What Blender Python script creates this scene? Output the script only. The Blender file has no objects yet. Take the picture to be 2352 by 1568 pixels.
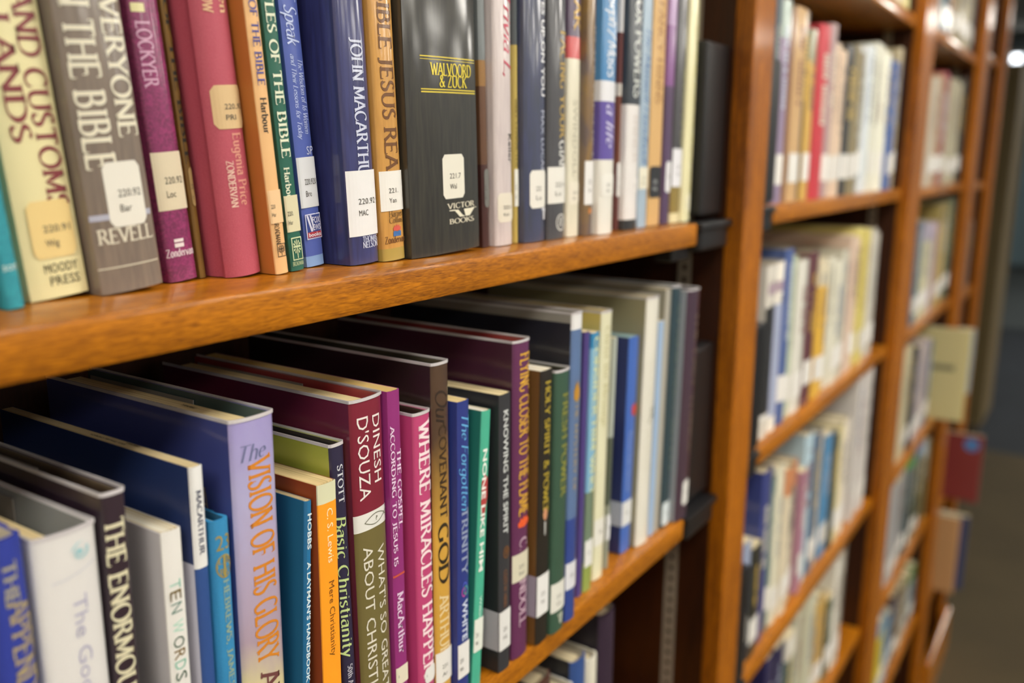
import bpy, bmesh, math, random
from mathutils import Vector, Matrix

# ------------------------------------------------------------------ camera, world, light, exposure
S = 0.305            # metres per layout unit (one foot)
EYE = 5.2            # eye height in units; z = 0 is the floor
scene = bpy.context.scene
C = scene.collection
random.seed(7)

cam_data = bpy.data.cameras.new('camera')
cam_data.lens = 30.80
cam_data.sensor_width = 36.0
cam_data.clip_start = 0.01
cam = bpy.data.objects.new('camera', cam_data)
C.objects.link(cam)
RX = Vector((0.558601, -0.82942842, 0.00366435))
RY = Vector((0.16790319, 0.11740315, 0.97878753))
RZ = Vector((-0.81226439, -0.54613643, 0.20484519))
cam.matrix_world = Matrix(((RX.x, RY.x, RZ.x, 0.0), (RX.y, RY.y, RZ.y, -S), (RX.z, RY.z, RZ.z, EYE * S), (0, 0, 0, 1)))
cam_data.dof.use_dof = True
cam_data.dof.focus_distance = 1.52 * S
cam_data.dof.aperture_fstop = 4.2
scene.camera = cam

world = bpy.data.worlds.new('library_ambient')
scene.world = world
world.use_nodes = True
bg = world.node_tree.nodes['Background']
bg.inputs[0].default_value = (1.0, 0.93, 0.84, 1)
bg.inputs[1].default_value = 0.06

scene.view_settings.view_transform = 'Standard'
scene.view_settings.look = 'None'
scene.view_settings.gamma = 1.0
scene.view_settings.use_curve_mapping = False
scene.view_settings.exposure = 0.12
LAMP_STRENGTH = 18.0

# ------------------------------------------------------------------ helpers
def lin(h):
    h = h.lstrip('#')
    out = []
    for i in (0, 2, 4):
        v = int(h[i:i + 2], 16) / 255
        out.append(v / 12.92 if v <= 0.04045 else ((v + 0.055) / 1.055) ** 2.4)
    return (out[0], out[1], out[2], 1.0)

_mats = {}
def mat(c, c2=None, pat='plain', gloss=0.0, rough=0.55, rz=None):
    key = (c, c2, pat, gloss, rough, rz)
    if key in _mats: return _mats[key]
    m = bpy.data.materials.new(f'{pat}_{c.lstrip("#")}')
    m.use_nodes = True
    nt = m.node_tree; N = nt.nodes; L = nt.links
    p = N['Principled BSDF']
    p.inputs['Base Color'].default_value = lin(c)
    p.inputs['Roughness'].default_value = rough
    if pat.startswith('wood'): p.inputs['Specular IOR Level'].default_value = .25
    if gloss:
        p.inputs['Coat Weight'].default_value = gloss
        p.inputs['Coat Roughness'].default_value = 0.12
    _mats[key] = m
    def node(t, **kw):
        n = N.new(t)
        for k, v in kw.items(): n.inputs[k].default_value = v
        return n
    tc = N.new('ShaderNodeTexCoord')
    def noise(scale3, sc, detail=4.0, dist=0.0, rot=None):
        mp = N.new('ShaderNodeMapping'); mp.inputs['Scale'].default_value = scale3
        L.new(tc.outputs['Object'], mp.inputs['Vector'])
        n = node('ShaderNodeTexNoise', Scale=sc, Detail=detail, Distortion=dist)
        L.new(mp.outputs[0], n.inputs['Vector'])
        return n
    def ramp(fac, stops):
        r = N.new('ShaderNodeValToRGB')
        el = r.color_ramp.elements
        el[0].position, el[0].color = stops[0][0], lin(stops[0][1])
        el[1].position, el[1].color = stops[-1][0], lin(stops[-1][1])
        for q, col in stops[1:-1]:
            e = el.new(q); e.color = lin(col)
        L.new(fac, r.inputs[0])
        return r
    def bump(fac, st, dist):
        b = node('ShaderNodeBump', Strength=st, Distance=dist)
        L.new(fac, b.inputs['Height']); L.new(b.outputs[0], p.inputs['Normal'])
    c2 = c2 or c
    if pat == 'marble':
        n = noise((1, 1, 1), 380, 6, 1.8)
        L.new(ramp(n.outputs[0], [(.38, c), (.62, c2)]).outputs[0], p.inputs['Base Color'])
    elif pat == 'streak':
        n = noise((1, 1, .09), 420, 4, .3)
        L.new(ramp(n.outputs[0], [(.35, c), (.7, c2)]).outputs[0], p.inputs['Base Color'])
    elif pat == 'clouds':
        n = noise((1, 1, .35), 60, 3, .5)
        L.new(ramp(n.outputs[0], [(.4, c), (.62, c2)]).outputs[0], p.inputs['Base Color'])
    elif pat == 'cloth':
        n = noise((1, 1, 1), 1600, 2)
        L.new(ramp(n.outputs[0], [(.3, c), (.7, c2)]).outputs[0], p.inputs['Base Color'])
        bump(n.outputs[0], .35, .0003)
    elif pat in ('ramp', 'vision'):
        sp = N.new('ShaderNodeSeparateXYZ'); L.new(tc.outputs['Object'], sp.inputs[0])
        n = noise((1, 1, .6), 45, 3, .4)
        mx = node('ShaderNodeMath'); mx.operation = 'MULTIPLY_ADD'
        L.new(n.outputs[0], mx.inputs[0]); mx.inputs[1].default_value = .03 if pat == 'ramp' else .05
        L.new(sp.outputs[2], mx.inputs[2])
        mr = N.new('ShaderNodeMapRange')
        lo, hi = (rz[1], rz[0]) if rz else (0.03, 0.25)
        mr.inputs[1].default_value = lo + .015; mr.inputs[2].default_value = hi + .015
        L.new(mx.outputs[0], mr.inputs[0])
        st = [(0, c2), (1, c)] if pat == 'ramp' else [(0, '#e0cc5c'), (.2, '#dccf7c'), (.33, '#cbbf96'), (.44, '#a894a4'), (.58, '#ab9db8'), (.74, '#aaa6cc'), (1, '#9488c4')]
        L.new(ramp(mr.outputs[0], st).outputs[0], p.inputs['Base Color'])
    elif pat == 'pages':
        n = noise((900, 4, 4), 1.0, 2)
        L.new(ramp(n.outputs[0], [(.3, c2), (.6, c)]).outputs[0], p.inputs['Base Color'])
    elif pat in ('wood_x', 'wood_z'):
        sc = (90, 1100, 1100) if pat == 'wood_x' else (420, 420, 22)
        n = noise(sc, 1.0, 6, 1.2)
        big = noise((3, 30, 30) if pat == 'wood_x' else (8, 8, 1), 2.5, 3, .6)
        fine = noise((140, 1500, 1500) if pat == 'wood_x' else (1500, 1500, 140), 1.0, 2)
        a1 = N.new('ShaderNodeMath'); a1.operation = 'MULTIPLY_ADD'; a1.inputs[1].default_value = .5
        L.new(n.outputs[0], a1.inputs[0])
        a2 = N.new('ShaderNodeMath'); a2.operation = 'MULTIPLY_ADD'; a2.inputs[1].default_value = .3; a2.inputs[2].default_value = 0.0
        L.new(big.outputs[0], a2.inputs[0]); L.new(a2.outputs[0], a1.inputs[2])
        a3 = N.new('ShaderNodeMath'); a3.operation = 'MULTIPLY_ADD'; a3.inputs[1].default_value = .25
        L.new(fine.outputs[0], a3.inputs[0]); L.new(a1.outputs[0], a3.inputs[2])
        L.new(ramp(a3.outputs[0], [(.4, c2), (.66, c)]).outputs[0], p.inputs['Base Color'])
        bump(a3.outputs[0], .08, .0006)
    elif pat == 'carpet':
        n = noise((1, 1, 1), 320, 3); b2 = noise((1, 1, 1), 3.0, 3)
        mx = node('ShaderNodeMath'); mx.operation = 'MULTIPLY_ADD'; mx.inputs[1].default_value = .6
        L.new(n.outputs[0], mx.inputs[0])
        m2 = node('ShaderNodeMath'); m2.operation = 'MULTIPLY'; m2.inputs[1].default_value = .4
        L.new(b2.outputs[0], m2.inputs[0]); L.new(m2.outputs[0], mx.inputs[2])
        L.new(ramp(mx.outputs[0], [(.35, c2), (.65, c)]).outputs[0], p.inputs['Base Color'])
        bump(n.outputs[0], .6, .004)
    return m

def obj(name, bm, mats, parent=None, smooth=False):
    me = bpy.data.meshes.new(name)
    bm.to_mesh(me); bm.free()
    for m in (mats if isinstance(mats, (list, tuple)) else [mats]): me.materials.append(m)
    if smooth:
        for f in me.polygons: f.use_smooth = True
        me.set_sharp_from_angle(angle=math.radians(38))
    o = bpy.data.objects.new(name, me)
    C.objects.link(o)
    if parent: o.parent = parent
    return o

def thing(name, label, cat, loc=(0, 0, 0), group=None, roty=0.0, rotz=0.0):
    o = bpy.data.objects.new(name, None)
    o.empty_display_size = .02
    o.location = loc; o.rotation_euler = (0, roty, rotz)
    C.objects.link(o)
    o['label'] = label; o['category'] = cat
    if group: o['group'] = group
    return o

def add_box(bm, x0, x1, y0, y1, z0, z1, bevel=0.0, mi=0):
    vs = [bm.verts.new(p) for p in ((x0, y0, z0), (x1, y0, z0), (x1, y1, z0), (x0, y1, z0), (x0, y0, z1), (x1, y0, z1), (x1, y1, z1), (x0, y1, z1))]
    fs = [bm.faces.new([vs[i] for i in q]) for q in ((3, 2, 1, 0), (4, 5, 6, 7), (0, 1, 5, 4), (1, 2, 6, 5), (2, 3, 7, 6), (3, 0, 4, 7))]
    for f in fs: f.material_index = mi
    if bevel:
        es = list({e for f in fs for e in f.edges})
        bmesh.ops.bevel(bm, geom=es, offset=bevel, segments=2, profile=.6, affect='EDGES')
def box_bm(*a, **k):
    bm = bmesh.new(); add_box(bm, *a, **k); return bm

# ------------------------------------------------------------------ a pen-drawn roman alphabet (strokes drawn with a broad nib)
GL = {
'A': (.80, '.02,0 .40,1|.40,1 .78,0|.15,.34 .66,.34'), 'B': (.70, '.12,0 .12,1|.02,1 .3,1 @.34,.76,.20,.24,90,-90 .12,.52|.12,.52 .36,.52 @.38,.26,.25,.26,90,-90 .02,0'),
'C': (.80, '@.46,.5,.40,.52,48,312!'), 'D': (.86, '.12,0 .12,1|.02,1 .38,1 @.38,.5,.42,.5,90,-90 .02,0'),
'E': (.68, '.12,0 .12,1|.02,1 .60,1!|.12,.52 .50,.52!|.02,0 .64,0!'), 'F': (.62, '.12,0 .12,1|.02,1 .58,1!|.12,.52 .48,.52!'),
'G': (.84, '@.46,.5,.40,.52,48,300 .70,.10|.70,.42 .70,.04'), 'H': (.86, '.12,0 .12,1|.74,0 .74,1|.12,.52 .74,.52'),
'I': (.34, '.17,0 .17,1'), 'J': (.42, '.24,1 .24,.1 @.08,.1,.16,.2,0,-120'), 'K': (.80, '.12,0 .12,1|.70,1 .14,.46|.28,.60 .76,0'),
'L': (.62, '.12,0 .12,1|.02,0 .60,0!'), 'M': (1.0, '.10,0 .14,1|.14,1 .50,.08 .86,1|.86,1 .90,0'), 'N': (.88, '.12,0 .12,1|.12,1 .76,0|.76,0 .76,1'),
'O': (.92, '@.46,.5,.41,.52,90,450'), 'P': (.66, '.12,0 .12,1|.02,1 .32,1 @.34,.73,.23,.27,90,-90 .12,.46'),
'Q': (.92, '@.46,.5,.41,.52,90,450|.5,.08 .9,-.2'), 'R': (.76, '.12,0 .12,1|.02,1 .32,1 @.34,.75,.22,.25,90,-90 .12,.50|.36,.50 .72,0'),
'S': (.58, '@.29,.75,.21,.26,40,200 .14,.62 .42,.42 @.28,.25,.23,.26,25,-155!'), 'T': (.74, '.37,0 .37,1|!.04,1 .70,1!'),
'U': (.86, '.12,1 .12,.32 @.43,.32,.31,.33,180,360 .74,1'), 'V': (.80, '.03,1 .40,0|.40,0 .77,1'), 'W': (1.1, '.03,1 .32,0|.32,0 .56,.9|.56,.9 .80,0|.80,0 1.07,1'),
'X': (.78, '.04,1 .74,0|.72,1 .06,0'), 'Y': (.76, '.03,1 .38,.48|.38,.48 .74,1|.38,.5 .38,0'), 'Z': (.70, '!.08,1 .62,1 .06,0 .64,0!'),
'&': (.85, '.8,0 .22,.72 @.36,.8,.16,.2,200,-20 .12,.32 @.34,.24,.26,.25,160,330 .78,.5'),
'a': (.56, '@.26,.22,.19,.22,60,330|.44,.66 .44,.08 .54,0|.08,.58 @.28,.48,.17,.19,140,20'), 'b': (.60, '.12,1.02 .12,0|@.32,.33,.22,.34,130,-130'),
'c': (.50, '@.30,.33,.22,.34,50,310'), 'd': (.60, '.48,1.02 .48,0|@.28,.33,.22,.34,50,310'), 'e': (.52, '.10,.36 .47,.40 @.28,.36,.20,.31,15,310'),
'f': (.38, '.18,0 .18,.8 @.34,.8,.16,.22,180,60|.02,.64 .36,.64'), 'g': (.58, '@.28,.36,.20,.30,50,330|.48,.66 .48,-.1 @.28,-.1,.20,.22,0,-150'),
'h': (.62, '.12,1.02 .12,0|.12,.45 @.32,.45,.18,.22,150,0 .50,0'), 'i': (.28, '.14,.66 .14,0|.13,.86 .15,.92'), 'j': (.28, '.16,.66 .16,-.1 @.04,-.1,.12,.2,0,-110|.15,.86 .17,.92'),
'k': (.56, '.12,1.02 .12,0|.46,.66 .14,.30|.24,.38 .52,0'), 'l': (.28, '.14,1.02 .14,0'), 'm': (.92, '.12,.66 .12,0|.12,.45 @.28,.45,.17,.22,150,0 .45,0|.45,.45 @.61,.45,.17,.22,150,0 .78,0'),
'n': (.62, '.12,.66 .12,0|.12,.45 @.31,.45,.18,.22,150,0 .49,0'), 'o': (.58, '@.29,.33,.22,.35,90,450'), 'p': (.60, '.12,.66 .12,-.32|@.32,.33,.22,.34,130,-130'),
'q': (.60, '.48,.66 .48,-.32|@.28,.33,.22,.34,50,310'), 'r': (.42, '.12,.66 .12,0|.12,.42 @.30,.46,.18,.20,160,50'), 's': (.44, '@.22,.50,.15,.17,40,200 .12,.40 .30,.28 @.21,.17,.16,.18,25,-155'),
't': (.38, '.18,.9 .18,.14 @.30,.14,.12,.14,180,290|.03,.64 .34,.64'), 'u': (.62, '.12,.66 .12,.22 @.30,.22,.18,.22,180,350|.50,.66 .50,0'), 'v': (.54, '.05,.66 .27,0|.27,0 .50,.66'),
'w': (.80, '.05,.66 .23,0|.23,0 .40,.62|.40,.62 .58,0|.58,0 .76,.66'), 'x': (.54, '.05,.66 .50,0|.48,.66 .05,0'), 'y': (.54, '.05,.66 .28,0|.50,.66 .18,-.3'), 'z': (.50, '.07,.64 .44,.64 .06,.02 .46,.02'),
'0': (.60, '@.30,.5,.23,.5,90,450'), '1': (.42, '.10,.82 .24,1 .24,0'), '2': (.58, '.08,.8 @.28,.76,.20,.24,160,-20 .06,.02 .54,.02'), '3': (.56, '@.27,.76,.19,.24,150,-80|@.27,.27,.22,.27,85,-150'),
'6': (.58, '@.30,.28,.20,.28,90,450|.44,.98 .12,.45'), '5': (.58, '.48,1 .14,1 .12,.58 @.28,.32,.22,.30,120,-140'), "'": (.2, '.10,1 .08,.76'), '.': (.22, '.09,.0 .12,.06'), ',': (.22, '.12,.08 .06,-.14'), '/': (.5, '.06,-.1 .46,1.05'), '?': (.5, '.08,.8 @.25,.76,.17,.22,170,-60 .24,.3|.23,.0 .25,.06'), ' ': (.34, ''),
}
def strokes(spec):
    out = []
    for st in spec.split('|'):
        if not st: continue
        b0 = st.startswith('!'); b1 = st.endswith('!'); st = st.strip('!')
        pts = []
        for tk in st.split():
            if tk[0] == '@':
                cx, cy, rx, ry, a0, a1 = map(float, tk[1:].split(','))
                n = max(4, int(abs(a1 - a0) / 22))
                for i in range(n + 1):
                    t = math.radians(a0 + (a1 - a0) * i / n)
                    pts.append((cx + rx * math.cos(t), cy + ry * math.sin(t)))
            else:
                pts.append(tuple(map(float, tk.split(','))))
        arc0 = st.split()[0][0] == '@'; arc1 = st.split()[-1][0] == '@'
        out.append((pts, b0, b1, arc0, arc1))
    return out
def pen_text(s, thick=.15, thin=.05, serif=True, shear=0.0, track=.06):
    V, F = [], []
    x0 = 0.0
    def quad(a, b, c, d):
        k = len(V); V.extend([a, b, c, d]); F.append((k, k + 1, k + 2, k + 3))
    for ch in s:
        w, spec = GL.get(ch, GL['.'])
        for pts, b0, b1, arc0, arc1 in strokes(spec):
            q = []
            for (ax, ay), (bx, by) in zip(pts, pts[1:]):     # cut long segments so that they can follow a curved spine
                n = max(1, int(math.hypot(bx - ax, by - ay) / .26))
                for i in range(n): q.append((ax + (bx - ax) * i / n, ay + (by - ay) * i / n))
            q.append(pts[-1]); pts = q
            left, right = [], []
            for i, (px, py) in enumerate(pts):
                a = pts[max(0, i - 1)]; b = pts[min(len(pts) - 1, i + 1)]
                dx, dy = b[0] - a[0], b[1] - a[1]; l = math.hypot(dx, dy) or 1
                dx /= l; dy /= l
                k = abs(dx * .26 - dy * .966)
                hw = .5 * (thin + (thick - thin) * k ** 1.4)
                left.append((px - dy * hw, py + dx * hw)); right.append((px + dy * hw, py - dx * hw))
            for i in range(len(pts) - 1): quad(left[i], right[i], right[i + 1], left[i + 1])
            if serif:
                for (px, py), (nx, ny), beak, arc in ((pts[0], pts[1], b0, arc0), (pts[-1], pts[-2], b1, arc1)):
                    if beak:
                        sg = -1 if py > .5 else 1
                        for dx in (-.025, .0): pass
                        quad((px - .03, py), (px + .035, py), (px + .03, py + sg * .17), (px - .01, py + sg * .14))
                    elif not arc and abs(ny - py) > abs(nx - px) * .8 and (abs(py) < .02 or abs(py - 1) < .03 or abs(py - .66) < .01 or abs(py + .32) < .01) and len(spec) > 5 and ch not in ",'.?":
                        hl = .15 if ch.isupper() else .11
                        yy = py if py < .5 else py - thin
                        if ch.islower() and py > .3: quad((px - hl, yy - .02), (px, yy), (px, yy + thin), (px - hl, yy + thin - .03))
                        else: quad((px - hl, yy), (px + hl, yy), (px + hl, yy + thin), (px - hl, yy + thin))
        for i in range(len(V) - 1, -1, -1):
            if len(V[i]) == 3: break
            V[i] = (V[i][0] + x0 + shear * V[i][1], V[i][1], 0)
        x0 += w + track
    return [(a, b) for a, b, _ in V], F, x0 - track
_cap = {}
def sans_text(s, bold=False):
    cu = bpy.data.curves.new('lettering', 'FONT')
    cu.body = s; cu.size = 1.0; cu.resolution_u = 2; cu.offset = .022 if bold else 0.0
    o = bpy.data.objects.new('lettering', cu); C.objects.link(o)
    dg = bpy.context.evaluated_depsgraph_get()
    ev = o.evaluated_get(dg); me = ev.to_mesh()
    V = [(v.co.x, v.co.y) for v in me.vertices]; F = [tuple(p.vertices) for p in me.polygons]
    ev.to_mesh_clear(); bpy.data.objects.remove(o); bpy.data.curves.remove(cu)
    if not V: return [], [], 1
    xs = [v[0] for v in V]; x0, x1 = min(xs), max(xs)
    cap = .729
    return [((x - x0), y / cap) for x, y in V], F, x1 - x0
def text_geo(s, font):
    if font in ('sans', 'sansb'): return sans_text(s, font == 'sansb')
    if font == 'script': return pen_text(s, .13, .035, False, .28, .0)
    if font == 'ital': return pen_text(s, .15, .05, False, .2, .03)
    if font == 'serifc': return pen_text(s, .2, .075, True, 0, .05)
    return pen_text(s, .19, .07, True, 0, .07)

# ------------------------------------------------------------------ books
def spine_shape(kind, t):
    if kind == 'hard': return min(.22 * t, .0045), 2.4
    if kind == 'jacket': return min(.09 * t, .0022), 2.4
    return .0006, 8.0
class Spine:
    def __init__(self, kind, t): self.r, self.p = spine_shape(kind, t); self.t = t
    def y(self, s): return self.r * min(1.0, abs(2 * s - 1)) ** self.p
    def pt(self, s, z, off): return (s * self.t, self.y(s) - off, z)

def cover_bm(kind, t, h, d, w, zcuts):
    sp = Spine(kind, t)
    ns = 12 if kind != 'soft' else 4
    prof = [(0, d), (0, .02)]
    if kind == 'hard': prof += [(0, .0125), (.0011, .0095), (.0004, .0068)]
    rr = .0009
    ss = [i / ns for i in range(ns + 1)]
    prof += [(0, sp.r + rr)]
    tag = ['side'] * (len(prof) - 1)
    prof += [(rr * .3, sp.r + rr * .3)]; tag.append('spine')
    for s in ss[1:-1]: prof.append((s * t, sp.y(s))); tag.append('spine')
    prof += [(t - rr * .3, sp.r + rr * .3)]; tag.append('spine')
    prof += [(t, sp.r + rr)]; tag.append('spine')
    if kind == 'hard': prof += [(t - .0004, .0068), (t - .0011, .0095), (t, .0125)]; tag += ['side'] * 3
    prof += [(t, .02), (t, d)]; tag += ['side'] * 2
    inner = []
    for x, y in prof:
        ix = min(max(x, w), t - w)
        iy = y if y >= sp.r + rr + w else max(y + w, min(sp.r + rr + w, y + w))
        inner.append((ix, iy))
    zs = sorted(set([0.0, h] + [z for z in zcuts if 0.002 < z < h - .002]))
    bm = bmesh.new()
    ov = [[bm.verts.new((x, y, z)) for x, y in prof] for z in zs]
    iv = [[bm.verts.new((x, y, z)) for x, y in inner] for z in zs]
    info = []
    for k in range(len(zs) - 1):
        zm = (zs[k] + zs[k + 1]) / 2
        for i in range(len(prof) - 1):
            f = bm.faces.new((ov[k][i], ov[k][i + 1], ov[k + 1][i + 1], ov[k + 1][i])); info.append((f, tag[i], zm))
            f = bm.faces.new((iv[k][i + 1], iv[k][i], iv[k + 1][i], iv[k + 1][i + 1])); info.append((f, 'inner', zm))
        for i, j in ((0, 1), (-1, -1)):
            f = bm.faces.new((ov[k][i], ov[k + 1][i], iv[k + 1][i], iv[k][i])); info.append((f, 'side', zm))
    for k in (0, -1):
        for i in range(len(prof) - 1):
            f = bm.faces.new((ov[k][i], ov[k][i + 1], iv[k][i + 1], iv[k][i])); info.append((f, 'rim_' + tag[i], zs[k]))
    bm.normal_update()
    bmesh.ops.recalc_face_normals(bm, faces=bm.faces[:])
    return bm, info, sp

def surface_patch(sp, s0, s1, z0, z1, off, n=8, r=0.0):
    """a sheet lying on the spine, with rounded corners when r > 0"""
    bm = bmesh.new()
    cols = []
    for i in range(n + 1):
        s = s0 + (s1 - s0) * i / n
        e = min(i, n - i) / n * (s1 - s0) * sp.t
        ins = 0 if e >= r or r == 0 else r - math.sqrt(max(0, r * r - (r - e) ** 2))
        cols.append((bm.verts.new(sp.pt(s, z0 + ins, off)), bm.verts.new(sp.pt(s, z1 - ins, off))))
    for a, b in zip(cols, cols[1:]): bm.faces.new((a[0], b[0], b[1], a[1]))
    return bm

def put_text(bm, sp, item, off=.00022):
    mode, s, font, z0, z1, s0, s1 = item[:7]
    V, F, adv = text_geo(s, font)
    if not V: return
    tb = bmesh.new()
    vs = [tb.verts.new((x / adv, y, 0)) for x, y in V]
    for f in F:
        try: tb.faces.new([vs[i] for i in f])
        except ValueError: pass
    if font.startswith('sans'):
        if mode == 'V':
            for k in (.25, .5, .75):
                bmesh.ops.bisect_plane(tb, geom=tb.verts[:] + tb.edges[:] + tb.faces[:], plane_co=(0, k, 0), plane_no=(0, 1, 0))
        else:
            for k in range(1, 8):
                bmesh.ops.bisect_plane(tb, geom=tb.verts[:] + tb.edges[:] + tb.faces[:], plane_co=(k / 8, 0, 0), plane_no=(1, 0, 0))
    for v in tb.verts:
        u, w = v.co.x, v.co.y
        if mode == 'V': p = sp.pt(s0 + (s1 - s0) * w, z0 + (z1 - z0) * u, off)
        else: p = sp.pt(s0 + (s1 - s0) * u, z1 + (z0 - z1) * w, off)
        v.co = p
    me = bpy.data.meshes.new('tmp'); tb.to_mesh(me); tb.free()
    bm.from_mesh(me); bpy.data.meshes.remove(me)

def poly(bm, sp, pts, off, box):
    """closed outline in a 0..1 box laid on the spine"""
    s0, s1, z0, z1 = box
    vs = [bm.verts.new(sp.pt(s0 + (s1 - s0) * u, z0 + (z1 - z0) * v, off)) for u, v in pts]
    f = bm.faces.new(vs)
    return f
def ring(cx, cy, rx, ry, n=20, a0=0, a1=360): return [(cx + rx * math.cos(math.radians(a0 + (a1 - a0) * i / n)), cy + ry * math.sin(math.radians(a0 + (a1 - a0) * i / n))) for i in range(n)]
def band(bm, sp, outer, inner, off, box, closed=True):
    n = len(outer); s0, s1, z0, z1 = box
    P = lambda q: bm.verts.new(sp.pt(s0 + (s1 - s0) * q[0], z0 + (z1 - z0) * q[1], off))
    A = [P(q) for q in outer]; B = [P(q) for q in inner]
    for i in range(n if closed else n - 1):
        j = (i + 1) % n
        bm.faces.new((A[i], A[j], B[j], B[i]))

def emblem(kind, sp, z0, z1, s0, s1, col, parent):
    box = (s0, s1, min(z0, z1), max(z0, z1)); off = .00012 if kind == 'figure' else .0003
    bm = bmesh.new(); extra = []
    sq = lambda a, b, c, d: [(a, b), (c, b), (c, d), (a, d)]
    if kind == 'tree':
        band(bm, sp, sq(0, 0, 1, 1), sq(.08, .05, .92, .95), off, box)
        poly(bm, sp, sq(.46, .08, .54, .9), off, box); poly(bm, sp, sq(.15, .55, .85, .63), off, box)
        for a in range(0, 360, 30):
            if a % 90 == 0: continue
            c, s = math.cos(math.radians(a)), math.sin(math.radians(a))
            poly(bm, sp, [(.5 + .14 * c, .58 + .1 * s), (.5 + .36 * c - .06 * s, .58 + .28 * s + .05 * c), (.5 + .40 * c, .58 + .33 * s), (.5 + .36 * c + .06 * s, .58 + .28 * s - .05 * c)], off, box)
    elif kind == 'news':
        band(bm, sp, sq(0, 0, 1, 1), sq(.05, .04, .95, .96), off, box)
        poly(bm, sp, [(.08, .95), (.2, .95), (.42, .3), (.3, .3)], off, box); poly(bm, sp, [(.28, .95), (.4, .95), (.52, .5), (.45, .4)], off, box)
        zz = lambda v: box[2] + (box[3] - box[2]) * v; xx = lambda u: s0 + (s1 - s0) * u
        put_text(bm, sp, ('H', 'FOX', 'sansb', zz(.88), zz(.62), xx(.45), xx(.93)), off); put_text(bm, sp, ('H', 'NEWS', 'sansb', zz(.58), zz(.34), xx(.28), xx(.93)), off)
        red = bmesh.new(); poly(red, sp, sq(.06, .06, .94, .28), off, box); extra.append(('emblem_red_bar', red, '#a8323c'))
        tx = bmesh.new(); put_text(tx, sp, ('H', 'books', 'sansb', zz(.26), zz(.10), xx(.12), xx(.9)), off + .0001); extra.append(('emblem_lettering', tx, '#dcdce4'))
        blue = bmesh.new(); poly(blue, sp, sq(.05, .28, .95, .96), off - .0001, box); extra.append(('emblem_field', blue, '#2c4088'))
    elif kind == 'flame':
        poly(bm, sp, [(.1, .5), (.05, .7), (.2, .8), (.25, .95), (.38, .8), (.5, 1.0), (.6, .82), (.75, .95), (.8, .78), (.98, .72), (.92, .5), (.5, .44)], off, box)
        if col == '#c85548':
            w = bmesh.new(); poly(w, sp, [(.05, .02), (.95, .02), (.95, .40), (.75, .46), (.5, .38), (.25, .46), (.05, .40)], off, box); extra.append(('emblem_wave', w, '#3f6ca8'))
    elif kind == 'vee':
        poly(bm, sp, [(0, .95), (.3, .95), (.45, .2), (.55, .0), (.35, .0), (.18, .85), (0, .88)], off, box)
        poly(bm, sp, [(.5, .95), (.92, .95), (.72, .0), (.56, .0)], off, box); poly(bm, sp, sq(0, .93, 1, 1.0), off, box)
    elif kind == 'disc':
        band(bm, sp, ring(.5, .5, .5, .5), ring(.5, .5, .42, .42), off, box)
        for x in (.32, .5, .68): poly(bm, sp, [(x - .05, .25), (x + .02, .25), (x + .08, .8), (x, .8)], off, box)
    elif kind == 'shell':
        for k in range(20):
            a0 = 40 + k * 18; r0 = .16 + k * .016; q = lambda a, r: (.5 + r * math.cos(math.radians(a)), .45 + r * math.sin(math.radians(a)))
            poly(bm, sp, [q(a0, r0 * .62), q(a0 + 12, r0 * .64), q(a0 + 12, r0), q(a0, r0 * .98)], off, box)
        poly(bm, sp, ring(.5, .45, .14, .12), off, box)
        poly(bm, sp, [(.1, .5), (.18, .75), (.4, .93), (.75, .98), (.45, .88), (.24, .7)], off, box)
        ln = bmesh.new()
        pts = [(-.8 + 2.0 * i / 10, -.75 + .5 * (i / 10) ** 2) for i in range(11)]
        band(ln, sp, pts, [(a, b + .035) for a, b in pts], off, box, False); extra.append(('thin_arc', ln, '#a9aec0'))
    elif kind == 'grid':
        band(bm, sp, ring(.5, .5, .5, .5), ring(.5, .5, .43, .44), off, box)
        poly(bm, sp, sq(.42, .04, .58, .96), off, box); poly(bm, sp, sq(.06, .44, .94, .56), off, box)
        zz = lambda v: box[2] + (box[3] - box[2]) * v; xx = lambda u: s0 + (s1 - s0) * u
        for ch, u, v in (('L', .14, .62), ('B', .64, .62), ('B', .2, .14), ('C', .62, .14)): put_text(bm, sp, ('H', ch, 'serif', zz(v + .26), zz(v), xx(u), xx(u + .22)), off)
    elif kind == 'fish':
        up = [(.05 + .85 * i / 12, .42 + .36 * math.sin(math.pi * i / 12) + .16 * (i / 12)) for i in range(13)]
        lo = [(.05 + .85 * i / 12, .42 - .36 * math.sin(math.pi * i / 12) + .16 * (i / 12)) for i in range(13)]
        for c in (up, lo): band(bm, sp, c, [(a, b + .05) for a, b in c], off, box, False)
        poly(bm, sp, [(.88, .58), (1.0, .86), (.985, .88), (.86, .6)], off, box); poly(bm, sp, [(.88, .58), (1.0, .36), (.985, .34), (.86, .56)], off, box)
        zz = lambda v: box[2] + (box[3] - box[2]) * v
        put_text(bm, sp, ('H', '?', 'sans', zz(.68), zz(.36), s0 + .47 * (s1 - s0), s0 + .55 * (s1 - s0)), off)
    elif kind == 'rings':
        for cx, cy, c in ((.35, .35, '#b04a9c'), (.65, .4, col), (.5, .65, '#4c5cc0')):
            b2 = bmesh.new(); band(b2, sp, ring(cx, cy, .3, .3), ring(cx, cy, .2, .2), off, box); extra.append(('emblem_ring', b2, c))
        poly(bm, sp, ring(.5, .5, .08, .08, 10), off, box)
    elif kind == 'figure':
        poly(bm, sp, [(.1, .85), (.5, 1), (.9, .9), (.95, .5), (.7, .2), (.55, .0), (.35, .15), (.1, .4)], off, box)
    elif kind == 'face':
        poly(bm, sp, ring(.5, .78, .3, .22), off, box)
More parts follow.
